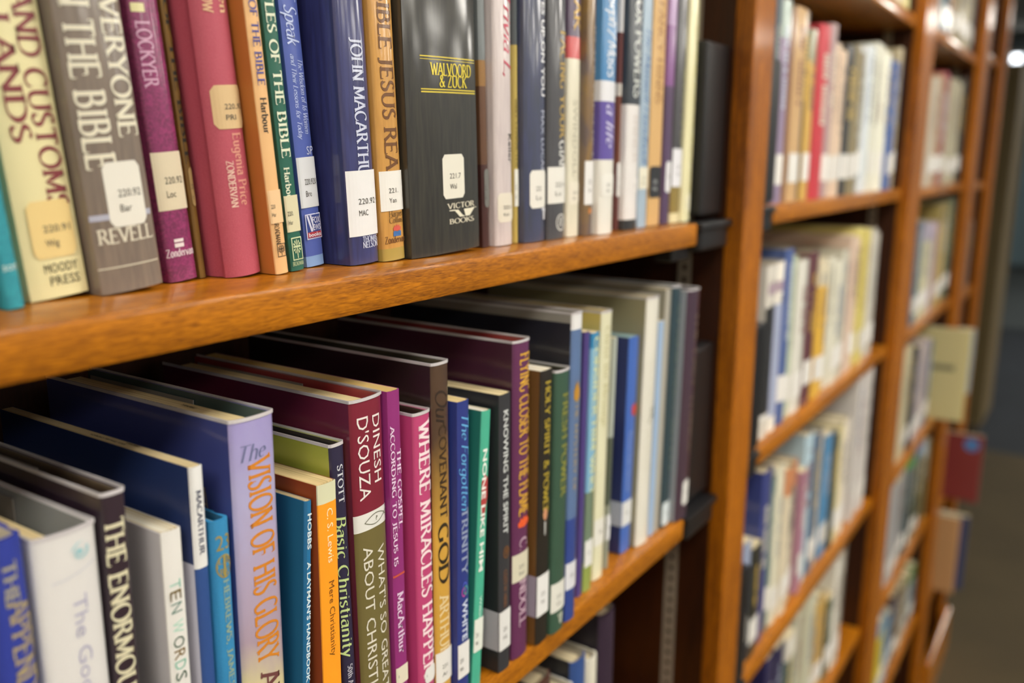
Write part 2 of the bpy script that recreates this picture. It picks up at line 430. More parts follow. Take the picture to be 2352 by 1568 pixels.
        w = bmesh.new(); poly(w, sp, [(.38, .5), (.62, .5), (.6, .05), (.5, 0), (.42, .05)], off, box); extra.append(('portrait_shirt', w, '#b8b8b4'))
    elif kind == 'dot': poly(bm, sp, ring(.6, .5, .4, .5), off, box)
    elif kind == 'patch': poly(bm, sp, [(.1, .05), (.95, .25), (.9, .95), (.3, .9), (.45, .5)], off, box)
    obj('emblem', bm, mat(col, rough=.5), parent)
    for n, b2, c in extra: obj(n, b2, mat(c, rough=.5), parent)

GROUPS = {'upper': 'books standing on the upper shelf of the nearest bookcase', 'lower': 'books standing on the lower shelf of the nearest bookcase'}
def near_book(row, b):
    kind, t, h, x, y, z, a = b['kind'], b['t'], b['h'], b['x'], b['y'], b['z'], b['a']
    d = b.get('d', .152 + .02 * random.random())
    w = .0022 if kind == 'hard' else .0018 if kind == 'jacket' else .0005
    w = min(w, t * .2)
    up = t * math.sin(-a) if a < 0 else 0.0
    up = t * math.sin(a) if a > 0 else 0.0
    root = thing('book', b['lab'], 'book', (x, y - spine_shape(kind, t)[0] * .8, z + max(0, up) + .0004), GROUPS[row], roty=a)
    gloss = b.get('gloss', 1.0 if kind == 'jacket' else .0)
    rough = .5 if kind != 'hard' else .62
    pat = b.get('pat', 'plain')
    rz = b.get('rz')
    zcuts = [q for q, _ in b.get('bands', [])] + [q for q, _ in b.get('bandss', [])]
    bm, info, sp = cover_bm(kind, t, h, d, w, zcuts)
    cols = []
    def slot(c, p):
        k = (c, p)
        if k not in cols: cols.append(k)
        return cols.index(k)
    def pick(region, zm):
        if region == 'inner': return (b.get('inner', '#c9c2b0'), 'plain')
        side = region.endswith('side')
        base = b.get('cs', None) if side else None
        if side and base is None and b.get('btop') and 'bands' in b and 'cs' not in b: base = None
        if side and b.get('cs'):
            bands = b.get('bandss', []); top = b.get('btops')
            cur = top if (bands and top) else b['cs']
            for q, c in bands:
                if zm < q: cur = c
            return (cur, 'plain')
        bands = b.get('bands', []); cur = b.get('btop') if (bands and b.get('btop')) else b['c']; p = pat if cur == b['c'] else 'plain'
        for q, c in bands:
            if zm < q: cur = c; p = 'plain' if c != b['c'] else pat
        return (cur, p)
    for f, region, zm in info: f.material_index = slot(*pick(region, zm))
    ms = [mat(c, b.get('c2') if c == b['c'] else None, p, gloss, rough, rz if p == 'ramp' else None) for c, p in cols]
    obj('cover', bm, ms, root, smooth=True)
    # page block
    ins = .003 if kind != 'soft' else .0
    gap = b.get('gap', .0) * (t - 2 * w) if kind != 'soft' else 0
    pb = bmesh.new()
    x0, x1 = w + .0002, t - w - .0002 - gap
    y0 = sp.r + w + .0012
    add_box(pb, x0, x1, y0, d - (.003 if kind != 'soft' else .0), max(ins, .0003), h - max(ins, -.0), 0)
    obj('page_block', pb, mat(b.get('pages', '#d8c596'), '#b8a270', 'pages', 0, .8), root)
    if gap > .002:
        fb = box_bm(t - w - .0011, t - w - .0004, d * .38, d - .004, .004, h - .0032)
        obj('jacket_flap', fb, mat('#8f8a84' if kind == 'jacket' else '#6c665c', gloss=.4), root)
        fb = box_bm(w + .0001, w + .0005, d * .5, d - .004, h - .006, h - .0012)
        obj('jacket_flap', fb, mat('#9c968c', gloss=.4), root)
    if kind == 'jacket':
        e = bmesh.new()
        rr = .0009
        pr = [(0, d)] + [(0, d * k / 6) for k in (5, 4, 3, 2, 1)] + [(0, sp.r + rr), (rr * .3, sp.r + rr * .3)] + [(i / 12 * t, sp.y(i / 12)) for i in range(1, 12)] + [(t - rr * .3, sp.r + rr * .3), (t, sp.r + rr)] + [(t, d * k / 6) for k in range(1, 7)]
        rows_ = []
        for px, py in pr:
            nx, ny = (px - t / 2), (py - d / 2)
            ox = -.00035 if px < t * .02 else (.00035 if px > t * .98 else 0); oy = -.00035 if py < sp.r + .001 else 0
            q = [(px + ox, py + oy, h - .0006), (px + ox, py + oy, h + .0011), (px - ox, py - oy, h + .0011), (px - ox, py - oy, h - .0006)]
            rows_.append([e.verts.new(v) for v in q])
        for r0, r1 in zip(rows_, rows_[1:]):
            for k in range(3): e.faces.new((r0[k], r0[k + 1], r1[k + 1], r1[k]))
        bmesh.ops.recalc_face_normals(e, faces=e.faces[:])
        obj('plastic_edge', e, mat('#c8c4c6', gloss=1.0, rough=.2), root)
    for item in b.get('text', []):
        tb = bmesh.new(); put_text(tb, sp, item)
        obj('title_lettering', tb, mat(item[7], rough=.5, gloss=gloss * .5), root)
    for r in b.get('rules', []):
        pass
    for (z1_, z0_, s0, s1, c) in b.get('rules_z', []):
        obj('printed_rule', surface_patch(sp, s0, s1, z0_, z1_, .00018), mat(c, gloss=gloss * .5), root)
    if 'label' in b:
        l = b['label']; zt, zb, s0, s1, c, t1, t2 = l[:7]
        ink = l[7] if len(l) > 7 else '#4c4a46'
        zb = max(zb, .002)
        lab = obj('call_number_label', surface_patch(sp, s0, s1, zb, zt, .00032, 10, .0025 if (s1 - s0) < .96 else 0), mat(c, gloss=gloss * .6, rough=.6), root)
        hh = zt - zb; ch = min(hh * .13, .0032)
        wdt = min((s1 - s0) * .62, ch * 5.2 / t)
        u0 = s0 + (s1 - s0) * .3 if (s1 - s0) * t > .012 else s0 + (s1 - s0) * .1
        wdt = min(wdt, s1 - u0 - .02)
        tb = bmesh.new()
        if t1: put_text(tb, sp, ('H', t1, 'sans', zt - hh * .42, zt - hh * .42 - ch, u0, u0 + wdt * min(1, len(t1) / 6)), .0005)
        if t2: put_text(tb, sp, ('H', t2, 'sans', zt - hh * .42 - ch * 1.9, zt - hh * .42 - ch * 2.9, u0, u0 + wdt * .5), .0005)
        obj('call_number_lettering', tb, mat(ink, rough=.7), lab)
        if b.get('wrap'):
            wb = box_bm(-.0003, .0002, .0012, .020, zb, zt)
            obj('call_number_label_wrap', wb, mat(b['wrap'], gloss=.3), lab)
    if 'logo' in b:
        k, za, zb_, s0, s1, c = b['logo']; emblem(k, sp, za, zb_, s0, s1, c, root)
    if 'sidetext' in b:
        s, c, z0_, z1_ = b['sidetext']
        V, F, adv = text_geo(s, 'serif'); tb = bmesh.new()
        vs = [tb.verts.new((-.0003, .112 + (.020 - .112) * (u / adv), z0_ + (z1_ - z0_) * .62 * v)) for u, v in V]
        for f in F: tb.faces.new([vs[i] for i in f])
        obj('jacket_lettering', tb, mat(c, rough=.5), root)
    if 'stamp' in b:
        lines = [b['stamp'], 'LIBRARY'] if b['stamp'] != 'LIBRARY' else ['LIBRARY']
        tb = bmesh.new(); zt = h - ins + .0002
        for i, s in enumerate(lines):
            V, F, adv = text_geo(s, 'sansb')
            L_ = .028 if len(s) > 8 else .011
            xc = x0 + (x1 - x0) * (.32 + .36 * i)
            yb = .052 - (.028 - L_) * .5
            vs = [tb.verts.new((xc + v * min(.0022, (x1 - x0) * .24), yb + L_ * (u / adv), zt)) for u, v in V]
            for f in F:
                try: tb.faces.new([vs[k] for k in f])
                except ValueError: pass
        obj('library_stamp', tb, mat('#3c382e', rough=.8), root)
    return root

# every far book: a cover (spine and two boards), a page block and, where the photograph shows it, a white call-number label
def far_book(loc, t, h, c, hc, label, group, d=.155, lab=True, cs=None, kind=None, lean=0.0, lz=.028, extra=()):
    kind = kind or random.choice(['hard', 'soft', 'jacket', 'jacket'])
    w = .002 if kind != 'soft' else .0006
    up = t * math.sin(lean) if lean > 0 else 0
    root = thing('book', label, 'book', (loc[0], loc[1], loc[2] + .0004 + up), group, roty=lean)
    bm, info, sp = cover_bm(kind, t, h, d, w, [h * .82] if hc else [])
    for f, region, zm in info:
        f.material_index = 2 if region == 'inner' else (1 if hc and zm > h * .82 else (3 if cs and region.endswith('side') else 0))
    g = {'hard': .15, 'soft': .4, 'jacket': 1.0}[kind]
    obj('cover', bm, [mat(c, gloss=g), mat(hc or c, gloss=g), mat('#b8b09c'), mat(cs or c, gloss=g)], root, smooth=True)
    ins = .003 if kind != 'soft' else 0
    add = bmesh.new(); add_box(add, w + .0002, t - w - .0002 - (0 if kind == 'soft' else (t - 2 * w) * .15), sp.r + w + .001, d - .003, max(ins, .0003), h - ins)
    obj('page_block', add, mat('#d4c7a4', '#b9aa84', 'pages', 0, .8), root)
    if lab and random.random() < .8:
        obj('call_number_label', surface_patch(sp, .02, .98, lz, lz + .034, .0004), mat('#dcdad4', gloss=.3), root)
    if lab and t > .012:
        tb = bmesh.new(); z = h * random.uniform(.8, .93); zend = h * random.uniform(.4, .55)
        s0 = random.uniform(.25, .4); s1 = s0 + random.uniform(.22, .38)
        while z > zend:
            dz = random.uniform(.002, .005)
            if random.random() < .82:
                pb2 = surface_patch(sp, s0, s1, z - dz, z, .0004, 2); me = bpy.data.meshes.new('tmp'); pb2.to_mesh(me); pb2.free(); tb.from_mesh(me); bpy.data.meshes.remove(me)
            z -= dz + random.uniform(.0012, .002)
        v = lin(c); dark = v[0] + v[1] + v[2] > .9
        obj('title_print', tb, mat(random.choice(['#3c3a44', '#6c3430', '#2c4470', '#5c5a50'] if dark else ['#c8c4b4', '#c8a850', '#b0b8c8']), rough=.5), root)
    for z0_, z1_, s0, s1, cc in extra:
        obj('printed_panel', surface_patch(sp, s0, s1, z0_, z1_, .0005), mat(cc, gloss=.3), root)
    return root

# ------------------------------------------------------------------ the room
def structure(name, bm, m):
    o = obj(name, bm, m); o['kind'] = 'structure'; return o
CARPET = mat('#54482e', '#403622', 'carpet', 0, .95)
structure('floor', box_bm(-3.0, 5.35, -9.0, 3.5, -.05, 0), CARPET)
structure('trim_1', box_bm(5.35, 12.0, -9.0, 3.5, -.05, .0), mat('#2c323a', '#20262c', 'carpet', 0, .95))
structure('ceiling', box_bm(-3.0, 12.0, -9.0, 3.5, 2.75, 2.8), mat('#b8b4a8', rough=.95))
structure('wall_back', box_bm(-3.0, 2.98, .42, .47, 0, 2.75), mat('#a89c80', rough=.9))
structure('wall_right', box_bm(9.6, 9.7, -9.0, 3.5, 0, 2.75), mat('#5c6466', rough=.8))
structure('wall_far_side', box_bm(2.98, 9.6, 3.45, 3.5, 0, 2.75), mat('#544a34', rough=.9))
structure('wall_left', box_bm(-3.05, -3.0, -9.0, 3.5, 0, 2.75), mat('#b8ae98', rough=.9))

def window(name, y0, y1, z0, z1):
    bm = bmesh.new()
    for a in ((y0, y1, z0, z0 + .03), (y0, y1, z1 - .03, z1), (y0, y0 + .03, z0 + .03, z1 - .03), (y1 - .03, y1, z0 + .03, z1 - .03)):
        add_box(bm, 9.57, 9.599, a[0], a[1], a[2], a[3])
    o = structure(name, bm, mat('#c8c8c4', rough=.5))
    g = bpy.data.materials.get('daylit_pane')
    if not g:
        g = bpy.data.materials.new('daylit_pane'); g.use_nodes = True
        q = g.node_tree.nodes['Principled BSDF']; q.inputs['Emission Color'].default_value = (.9, .95, 1.0, 1); q.inputs['Emission Strength'].default_value = 5.0
    obj('pane', box_bm(9.58, 9.59, y0 + .03, y1 - .03, z0 + .03, z1 - .03), g, o)
window('window_1', .1, .62, 2.36, 2.56)
def ceiling_light(x, y, lab):
    t = thing('ceiling_light', lab, 'ceiling light', (x, y, 2.75), 'ceiling lights over the aisle')
    fr = bmesh.new()
    for a in ((-.62, -.6, -.31, .31), (.6, .62, -.31, .31), (-.6, .6, -.31, -.29), (-.6, .6, .29, .31)): add_box(fr, a[0], a[1], a[2], a[3], -.03, 0)
    obj('frame', fr, mat('#e0e0dc'), t)
    em = bpy.data.materials.get('lamp_diffuser')
    if not em:
        em = bpy.data.materials.new('lamp_diffuser'); em.use_nodes = True
        p = em.node_tree.nodes['Principled BSDF']
        p.inputs['Base Color'].default_value = (.9, .9, .9, 1)
        p.inputs['Emission Color'].default_value = (1.0, .95, .86, 1); p.inputs['Emission Strength'].default_value = LAMP_STRENGTH
    obj('diffuser', box_bm(-.6, .6, -.29, .29, -.02, -.01), em, t)
for i, x in enumerate((-1.2, 1.2, 3.6, 6.0, 8.4)):
    for j, y in enumerate((-.95, -2.9, -5.0, -7.2)):
        if j == 0 and i in (2, 3): continue
        ceiling_light(x, y, f"{['first', 'second', 'third', 'fourth', 'fifth'][i]} ceiling panel in the {['nearest', 'second', 'third', 'last'][j]} row counted from the bookcases")

# ------------------------------------------------------------------ bookcases
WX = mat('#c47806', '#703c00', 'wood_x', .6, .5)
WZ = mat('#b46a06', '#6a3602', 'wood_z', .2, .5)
WP_SHADED = mat('#401c05', '#240e02', 'wood_z', .25, .5)  # panels: same wood as the stiles, with their shade put into a darker colour
BLK = mat('#161618', rough=.4)
STEEL = mat('#8c8070', rough=.4)
FRONT, BACK, TOP = -.045 * S, .92 * S, 2.16
def U(v): return v * S
def Z(v): return (v + EYE) * S
BAYS = [('nearest', .13, 2.74, -.06, 2.935), ('second', 2.935, 5.52, None, 5.87), ('third', 5.87, 8.13, None, 8.48), ('farthest', 8.48, 9.62, None, 9.86)]
CASES = {}
for k, (nm, x0, x1, lx, sx) in enumerate(BAYS):
    t = thing('bookcase', {'nearest': 'stained wooden bookcase nearest the camera, filling the left two thirds', 'second': 'second wooden bookcase, right of the tall orange-brown post', 'third': 'third wooden bookcase, with a cream box jutting from its shelf', 'farthest': 'farthest narrow wooden bookcase at the end of the row'}[nm], 'bookcase', (U(x0), 0, 0), 'wooden bookcases in one row')
    ox = U(x0)
    def P(bm):
        bmesh.ops.translate(bm, verts=bm.verts[:], vec=(-ox, 0, 0)); return bm
    th = .012
    obj('side_panel', P(box_bm(U(x0), U(x0) + th, FRONT + .02, BACK, .0, TOP)), WP_SHADED, t)
    obj('side_panel', P(box_bm(U(x1), U(x1) + th, FRONT + .0196, BACK, .0, TOP)), WP_SHADED, t)
    obj('back_panel', P(box_bm(U(x0) + th, U(x1), BACK - .008, BACK, .0, TOP)), WP_SHADED, t)
    obj('face_stile', P(box_bm(U(x1), U(sx) - .0004, FRONT, FRONT + .0195, .0, TOP, .0022)), WZ, t)
    if lx is not None: obj('face_stile', P(box_bm(U(lx), U(x0), FRONT, FRONT + .0195, .0, TOP, .0022)), WZ, t)
    obj('top_panel', P(box_bm(U(x0) + .0004, U(sx) - .0004, FRONT, BACK, TOP + .0002, TOP + .03, .002)), WX, t)
    obj('base_moulding', P(box_bm(U(x0) + .0005, U(sx if k == 3 else x1) - .0005, -.032, FRONT - .0004, .0, .145, .006)), WX, t)
    if k == 3: obj('end_panel', P(box_bm(U(sx) - .012, U(sx), FRONT + .02, BACK, 0, TOP)), WP_SHADED, t)
    tt = t; CASES[nm] = t
    for xx, f, yy in ((U(x1), -1, U(.125)), (U(x0) + th, 1, U(.125)), (U(x1), -1, U(.72)), (U(x0) + th, 1, U(.72))):
        bm = bmesh.new()
        a, b_ = (xx - .0014, xx - .0002) if f < 0 else (xx + .0002, xx + .0014)
        add_box(bm, a, b_, yy, yy + .0045, .16, 2.1); add_box(bm, a, b_, yy + .0095, yy + .014, .16, 2.1)
        z = .16
        while z < 2.09:
            add_box(bm, a, b_, yy + .0045, yy + .0095, z, z + .0072); z += .0127
        obj('slotted_standard', P(bm), STEEL, tt)

LEVELS = {
 'nearest': [('upper', -.187, 'shelf board across the picture under the upper row of religious books'), ('lower', -1.121, 'shelf board under the lower row, rising to the post'), ('lowest', -2.08, 'shelf board below the lower row, at the bottom edge')],
 'second': [('top', .78, 'shelf of the second bookcase seen from below near the top edge'), ('second', -.165, 'shelf of the second bookcase under the row with the red book'), ('third', -1.09, 'shelf of the second bookcase under the row with the golden yellow book'), ('fourth', -2.06, 'shelf of the second bookcase under the row with light blue books'), ('fifth', -2.95, 'shelf of the second bookcase under the stone and mustard books'), ('sixth', -3.95, 'lowest empty shelf of the second bookcase')],
 'third': [('top', .80, 'top shelf of the third bookcase with a bright glint on its edge'), ('second', -.18, 'shelf of the third bookcase under the crimson book'), ('third', -1.13, 'shelf of the third bookcase above the cream box'), ('fourth', -2.13, 'shelf of the third bookcase carrying the cream box'), ('fifth', -3.1, 'shelf of the third bookcase under the wide gray books'), ('bottom', -4.05, 'shelf of the third bookcase under the bright yellow books')],
 'farthest': [('top', .9, 'top shelf of the farthest bookcase'), ('second', -.2, 'second shelf of the farthest bookcase'), ('third', -1.2, 'third shelf of the farthest bookcase'), ('fourth', -2.2, 'fourth shelf of the farthest bookcase'), ('fifth', -3.27, 'fifth shelf of the farthest bookcase behind the red booklet'), ('bottom', -4.2, 'bottom shelf of the farthest bookcase under the tan book')],
}
SHELF_T = .0203
for nm, x0, x1, lx, sx in BAYS:
    for key, z, lab in LEVELS[nm]:
        a, b_ = x0 + .0125 / S, x1
        br = []
        if nm == 'nearest': b_ = 2.475; br.append((2.48, 2.735))
        if nm == 'second': a = 3.185; br.append((2.98, 3.18))
        ox = U(a - x0)
        t = obj('shelf', box_bm(.0005, U(b_ - a) - .0005, 0, BACK - .0085, -SHELF_T, 0, .0032), WX, CASES[nm], smooth=True)
        t.location = (ox, 0, Z(z))
        for p0, p1 in br:
            bm = bmesh.new()
            q0, q1 = U(p0 - a), U(p1 - a)
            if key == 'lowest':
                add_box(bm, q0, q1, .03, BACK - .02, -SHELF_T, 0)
                obj('end_filler', bm, WP_SHADED, t); continue
            up = .53 * S if nm == 'nearest' else .5 * S
            qa = q0 + (.024 if nm == 'nearest' else 0)
            yy = .009 if nm == 'nearest' else 0
            add_box(bm, qa, q1, yy, yy + .014, .0042, up, .004)
            add_box(bm, q0, q1, -.003, .018, -.007, -.0003, .0015)
            add_box(bm, q0 + .006, q1 - .003, .0, .014, -.027, -.003, .004)
            add_box(bm, qa + .004, q1 - .004, yy + .014, BACK - .02, .0042, up - .03, .0)
            if nm == 'nearest': add_box(bm, q0 - .03, q0 + .01, .012, .03, -.034, -SHELF_T - .0005, .002)
            obj('end_bracket', bm, BLK, t)

NEAR = [
    ('upper', {'n': 'book', 'x': 0.1628, 'y': 0.0335, 'z': 1.529, 't': 0.0077, 'a': -0.0867, 'h': 0.235, 'text': [('H', 'son', 'sans', 0.0179, 0.0146, 0.2, 0.9, '#c8dcd8')], 'kind': 'hard', 'c': '#1f7f8e', 'pat': 'marble', 'c2': '#2b93a0', 'lab': 'teal marbled spine at the far left end of the upper shelf'}),
    ('upper', {'n': 'book', 'x': 0.1772, 'y': 0.0427, 'z': 1.529, 't': 0.0246, 'a': -0.0867, 'h': 0.245, 'text': [('V', 'AND CUSTOMS', 'serif', 0.1168, 0.0352, 0.57, 0.9, '#7a2f35'), ('V', 'LANDS', 'serif', 0.1078, 0.0613, 0.2, 0.5, '#7a2f35'), ('H', 'MOODY', 'sans', 0.0141, 0.0101, 0.3, 0.86, '#2c2a20'), ('H', 'PRESS', 'sans', 0.0089, 0.0049, 0.36, 0.86, '#2c2a20')], 'kind': 'soft', 'c': '#d6cd9c', 'gloss': 0.25, 'lab': 'cream book with large maroon serif title AND CUSTOMS', 'label': (0.0387, 0.016, 0.18, 0.9, '#d8bf80', '220.91', 'Wig')}),
    ('upper', {'n': 'book', 'x': 0.2036, 'y': 0.0366, 'z': 1.529, 't': 0.0292, 'a': -0.0867, 'h': 0.25, 'text': [('V', 'EVERYONE', 'serif', 0.1244, 0.063, 0.63, 0.94, '#d8d3bd'), ('V', 'IN THE BIBLE', 'serif', 0.1252, 0.0509, 0.09, 0.49, '#d8d3bd'), ('H', 'REVELL', 'serif', 0.0267, 0.0208, 0.07, 0.92, '#d2ccb8')], 'kind': 'jacket', 'c': '#6e6258', 'c2': '#7d6f62', 'pat': 'streak', 'lab': 'taupe jacketed book with cream capitals ending THE BIBLE', 'label': (0.0535, 0.0271, 0.27, 0.86, '#d9d7cc', '220.92', 'Bar'), 'rules_z': [(0.0329, 0.0305, 0, 0.95, '#a6a8b8'), (0.011, 0.0105, 0, 0.95, '#cfcab4')]}),
    ('upper', {'n': 'book', 'x': 0.2429, 'y': 0.0473, 'z': 1.529, 't': 0.0154, 'a': -0.0867, 'h': 0.235, 'text': [('V', 'LOCKYER', 'serif', 0.1132, 0.0863, 0.15, 0.57, '#c79ab4'), ('H', 'Zondervan', 'serif', 0.015, 0.0115, 0.02, 0.95, '#d9c8cf')], 'kind': 'jacket', 'c': '#6b1f4a', 'c2': '#8c2b63', 'pat': 'marble', 'lab': 'purple marbled book lettered LOCKYER beside taupe one', 'label': (0.0583, 0.0326, 0.0, 0.97, '#cfc4a8', '220.92', 'Loc'), 'rules_z': [(0.1205, 0.1169, 0.08, 0.47, '#d5cf9a'), (0.0194, 0.018, 0.31, 0.62, '#d9d0cf'), (0.0174, 0.0156, 0.31, 0.62, '#d9d0cf')]}),
    ('upper', {'n': 'book', 'x': 0.2612, 'y': 0.0503, 'z': 1.529, 't': 0.004, 'a': -0.0867, 'h': 0.235, 'text': [('V', 'OF THE BIBLE', 'serif', 0.1248, 0.0534, 0.3, 0.8, '#1d160c')], 'kind': 'hard', 'c': '#7b5a1c', 'pat': 'streak', 'c2': '#5e4213', 'lab': 'dark gold book set back in the gap beside pink book', 'label': (0.0524, 0.0333, 0.4, 1.0, '#a88d5c', '220.92', 'Har')}),
    ('upper', {'n': 'book', 'x': 0.2692, 'y': 0.0396, 'z': 1.529, 't': 0.0208, 'a': -0.0867, 'h': 0.245, 'text': [('V', 'en', 'serif', 0.1266, 0.1193, 0.6, 0.82, '#d9b08a'), ('V', 'ROW', 'serif', 0.1299, 0.1195, 0.2, 0.42, '#d9b08a'), ('V', 'Eugenia Price', 'serif', 0.0668, 0.0335, 0.5, 0.74, '#d0907e'), ('V', 'ZONDERVAN', 'serif', 0.0544, 0.0329, 0.26, 0.42, '#e0bfae')], 'kind': 'hard', 'c': '#b0505f', 'c2': '#a84455', 'pat': 'cloth', 'lab': 'plain pink cloth book with gilt author name and aged label', 'label': (0.0883, 0.0688, 0.12, 1.0, '#cdb083', '220..92', 'PRI')}),
    ('upper', {'n': 'book', 'x': 0.2912, 'y': 0.0305, 'z': 1.529, 't': 0.008, 'a': -0.0853, 'h': 0.215, 'text': [('V', 'OF THE BIBLE', 'serif', 0.1271, 0.0894, 0.25, 0.75, '#4a4a8c'), ('V', 'Harbour', 'serif', 0.0839, 0.0676, 0.25, 0.7, '#2a2520'), ('V', 'BROADMAN', 'serif', 0.0257, 0.0149, 0.2, 0.55, '#3a2c1c')], 'kind': 'soft', 'c': '#dfb17a', 'cs': '#b06a2e', 'gloss': 0.1, 'lab': 'thin peach paperback lettered OF THE BIBLE and Harbour', 'label': (0.0409, 0.025, 0.0, 1.0, '#e0bd90', '220', 'Har'), 'logo': ('tree', 0.0149, 0.0084, 0.2, 0.85, '#2e241a')}),
    ('upper', {'n': 'book', 'x': 0.3036, 'y': 0.0335, 'z': 1.529, 't': 0.0089, 'a': -0.0853, 'h': 0.215, 'text': [('V', 'TLES OF THE BIBLE', 'serif', 0.1331, 0.0562, 0.2, 0.78, '#d6dcc4'), ('V', 'Harbour', 'serif', 0.0515, 0.034, 0.2, 0.6, '#d6dcc4'), ('H', 'BROADMAN', 'serif', 0.0046, 0.0026, 0.1, 0.9, '#a8b890')], 'kind': 'soft', 'c': '#1e5c4c', 'gloss': 0.15, 'lab': 'thin dark green paperback with white title OF THE BIBLE', 'label': (0.0378, 0.0198, 0.0, 1.0, '#cdc8a6', '220.', 'Har'), 'logo': ('tree', 0.0169, 0.0053, 0.15, 0.9, '#b9c9a0')}),
    ('upper', {'n': 'book', 'x': 0.3199, 'y': 0.0396, 'z': 1.529, 't': 0.0125, 'a': -0.0853, 'h': 0.235, 'text': [('V', 'E Speak', 'script', 0.1367, 0.1113, 0.2, 0.8, '#b9c6e8'), ('V', 'The Wisdom of 16 Women', 'script', 0.1047, 0.068, 0.62, 0.86, '#b9c6e8'), ('V', 'and Their Lessons for Today', 'script', 0.1068, 0.0658, 0.26, 0.5, '#b9c6e8'), ('H', 'SP', 'sans', 0.0619, 0.0575, 0.6, 0.95, '#c0c8e0')], 'kind': 'soft', 'c': '#4a5ca8', 'gloss': 0.4, 'bands': [(0.0055, '#7fa0d0')], 'lab': 'blue paperback with white script and a news-channel emblem', 'label': (0.0564, 0.0308, 0.0, 1.0, '#cfd2d6', '220.920', 'Bre'), 'logo': ('news', 0.0274, 0.0143, 0.12, 0.98, '#c7cbe0')}),
    ('upper', {'n': 'book', 'x': 0.3386, 'y': 0.0259, 'z': 1.529, 't': 0.0219, 'a': -0.0506, 'h': 0.245, 'text': [('V', 'JOHN MACARTHUR', 'serif', 0.1159, 0.0416, 0.39, 0.77, '#c5cbe0'), ('H', 'THOMAS', 'serif', 0.0146, 0.0118, 0.37, 0.94, '#c5cbe0'), ('H', 'NELSON', 'serif', 0.0116, 0.0085, 0.37, 0.94, '#c5cbe0')], 'kind': 'jacket', 'c': '#33386e', 'c2': '#2b2c58', 'pat': 'streak', 'lab': 'navy blue jacketed book lettered JOHN MACARTHUR', 'label': (0.0495, 0.0151, 0.0, 1.0, '#e0e0e0', '220.92', 'MAC')}),
    ('upper', {'n': 'book', 'x': 0.3625, 'y': 0.0244, 'z': 1.529, 't': 0.0184, 'a': -0.0506, 'h': 0.225, 'text': [('V', 'BIBLE JESUS REA', 'serif', 0.1433, 0.0501, 0.27, 0.81, '#6b4420'), ('H', 'Harper', 'serif', 0.0275, 0.0241, 0.27, 0.89, '#7a5a2c'), ('H', 'Collins', 'serif', 0.0238, 0.0207, 0.27, 0.89, '#7a5a2c'), ('H', 'Zondervan', 'serif', 0.0134, 0.0097, 0.07, 0.97, '#6b4420')], 'kind': 'jacket', 'c': '#c99548', 'c2': '#b9863e', 'pat': 'streak', 'bands': [(0.0068, '#a89044')], 'lab': 'golden jacketed book lettered BIBLE JESUS beside navy one', 'label': (0.0491, 0.0275, 0.0, 1.0, '#e2e0da', '221.', 'Yan'), 'logo': ('flame', 0.02, 0.0131, 0.38, 0.78, '#c85548')}),
    ('upper', {'n': 'book', 'x': 0.3821, 'y': 0.0204, 'z': 1.529, 't': 0.0658, 'a': -0.0352, 'h': 0.252, 'text': [('H', 'WALVOORD', 'serif', 0.1082, 0.1016, 0.31, 0.9, '#d9c638'), ('H', '& ZUCK', 'serif', 0.1016, 0.0953, 0.42, 0.82, '#d9c638'), ('H', 'VICTOR', 'serif', 0.0289, 0.0258, 0.48, 0.9, '#cfc9b4'), ('H', 'BOOKS', 'serif', 0.0196, 0.0168, 0.5, 0.89, '#cfc9b4')], 'kind': 'jacket', 'c': '#1d1c19', 'c2': '#302e25', 'pat': 'streak', 'lab': 'thick black book with yellow lettering WALVOORD & ZUCK', 'logo': ('vee', 0.025, 0.0204, 0.5, 0.94, '#d8d4c0'), 'label': (0.0574, 0.0317, 0.42, 0.74, '#dbd8ca', '221.7', 'Wal'), 'rules_z': [(0.1118, 0.1111, 0.18, 0.97, '#cdb93a'), (0.1101, 0.1097, 0.18, 0.97, '#cdb93a'), (0.0941, 0.0934, 0.18, 0.97, '#cdb93a'), (0.0927, 0.0919, 0.18, 0.97, '#cdb93a')]}),
    ('upper', {'n': 'book', 'x': 0.4585, 'y': 0.0259, 'z': 1.529, 't': 0.0075, 'a': -0.0352, 'h': 0.22, 'text': [], 'kind': 'soft', 'c': '#5b3a26', 'gloss': 0.2, 'bands': [(0.1156, '#8a6330'), (0.1001, '#5a3a24'), (0.0524, '#3c1a16')], 'btop': '#6c7274', 'lab': 'dark book set back between black book and whitish one', 'label': (0.0497, 0.0255, 0.25, 0.9, '#6a6a66', '222', 'Kel')}),
    ('upper', {'n': 'book', 'x': 0.4703, 'y': 0.0244, 'z': 1.529, 't': 0.0202, 'a': -0.022, 'h': 0.225, 'text': [('V', 'Trivia L,', 'script', 0.1613, 0.1066, 0.47, 0.92, '#b93a54'), ('V', 'Keller', 'sans', 0.0716, 0.0531, 0.67, 0.92, '#1f1d1c')], 'kind': 'jacket', 'c': '#cdc2c0', 'c2': '#beb2b2', 'pat': 'streak', 'lab': 'pinkish white book with red script and black name Keller', 'label': (0.0341, 0.0151, 0.1, 0.97, '#d8d2c2', '222.1', 'Kel')}),
    ('upper', {'n': 'book', 'x': 0.4947, 'y': 0.0259, 'z': 1.529, 't': 0.0045, 'a': -0.0165, 'h': 0.215, 'text': [('V', 'BIBLE CHARACTER', 'serif', 0.0943, 0.0507, 0.2, 0.8, '#7a6a30')], 'kind': 'soft', 'c': '#b5a052', 'gloss': 0.2, 'bands': [(0.1283, '#b5a052')], 'btop': '#4a5054', 'lab': 'narrow olive yellow paperback left of wide navy book', 'label': (0.0493, 0.0248, 0.0, 1.0, '#d9d9d0', '222', 'Ke')}),
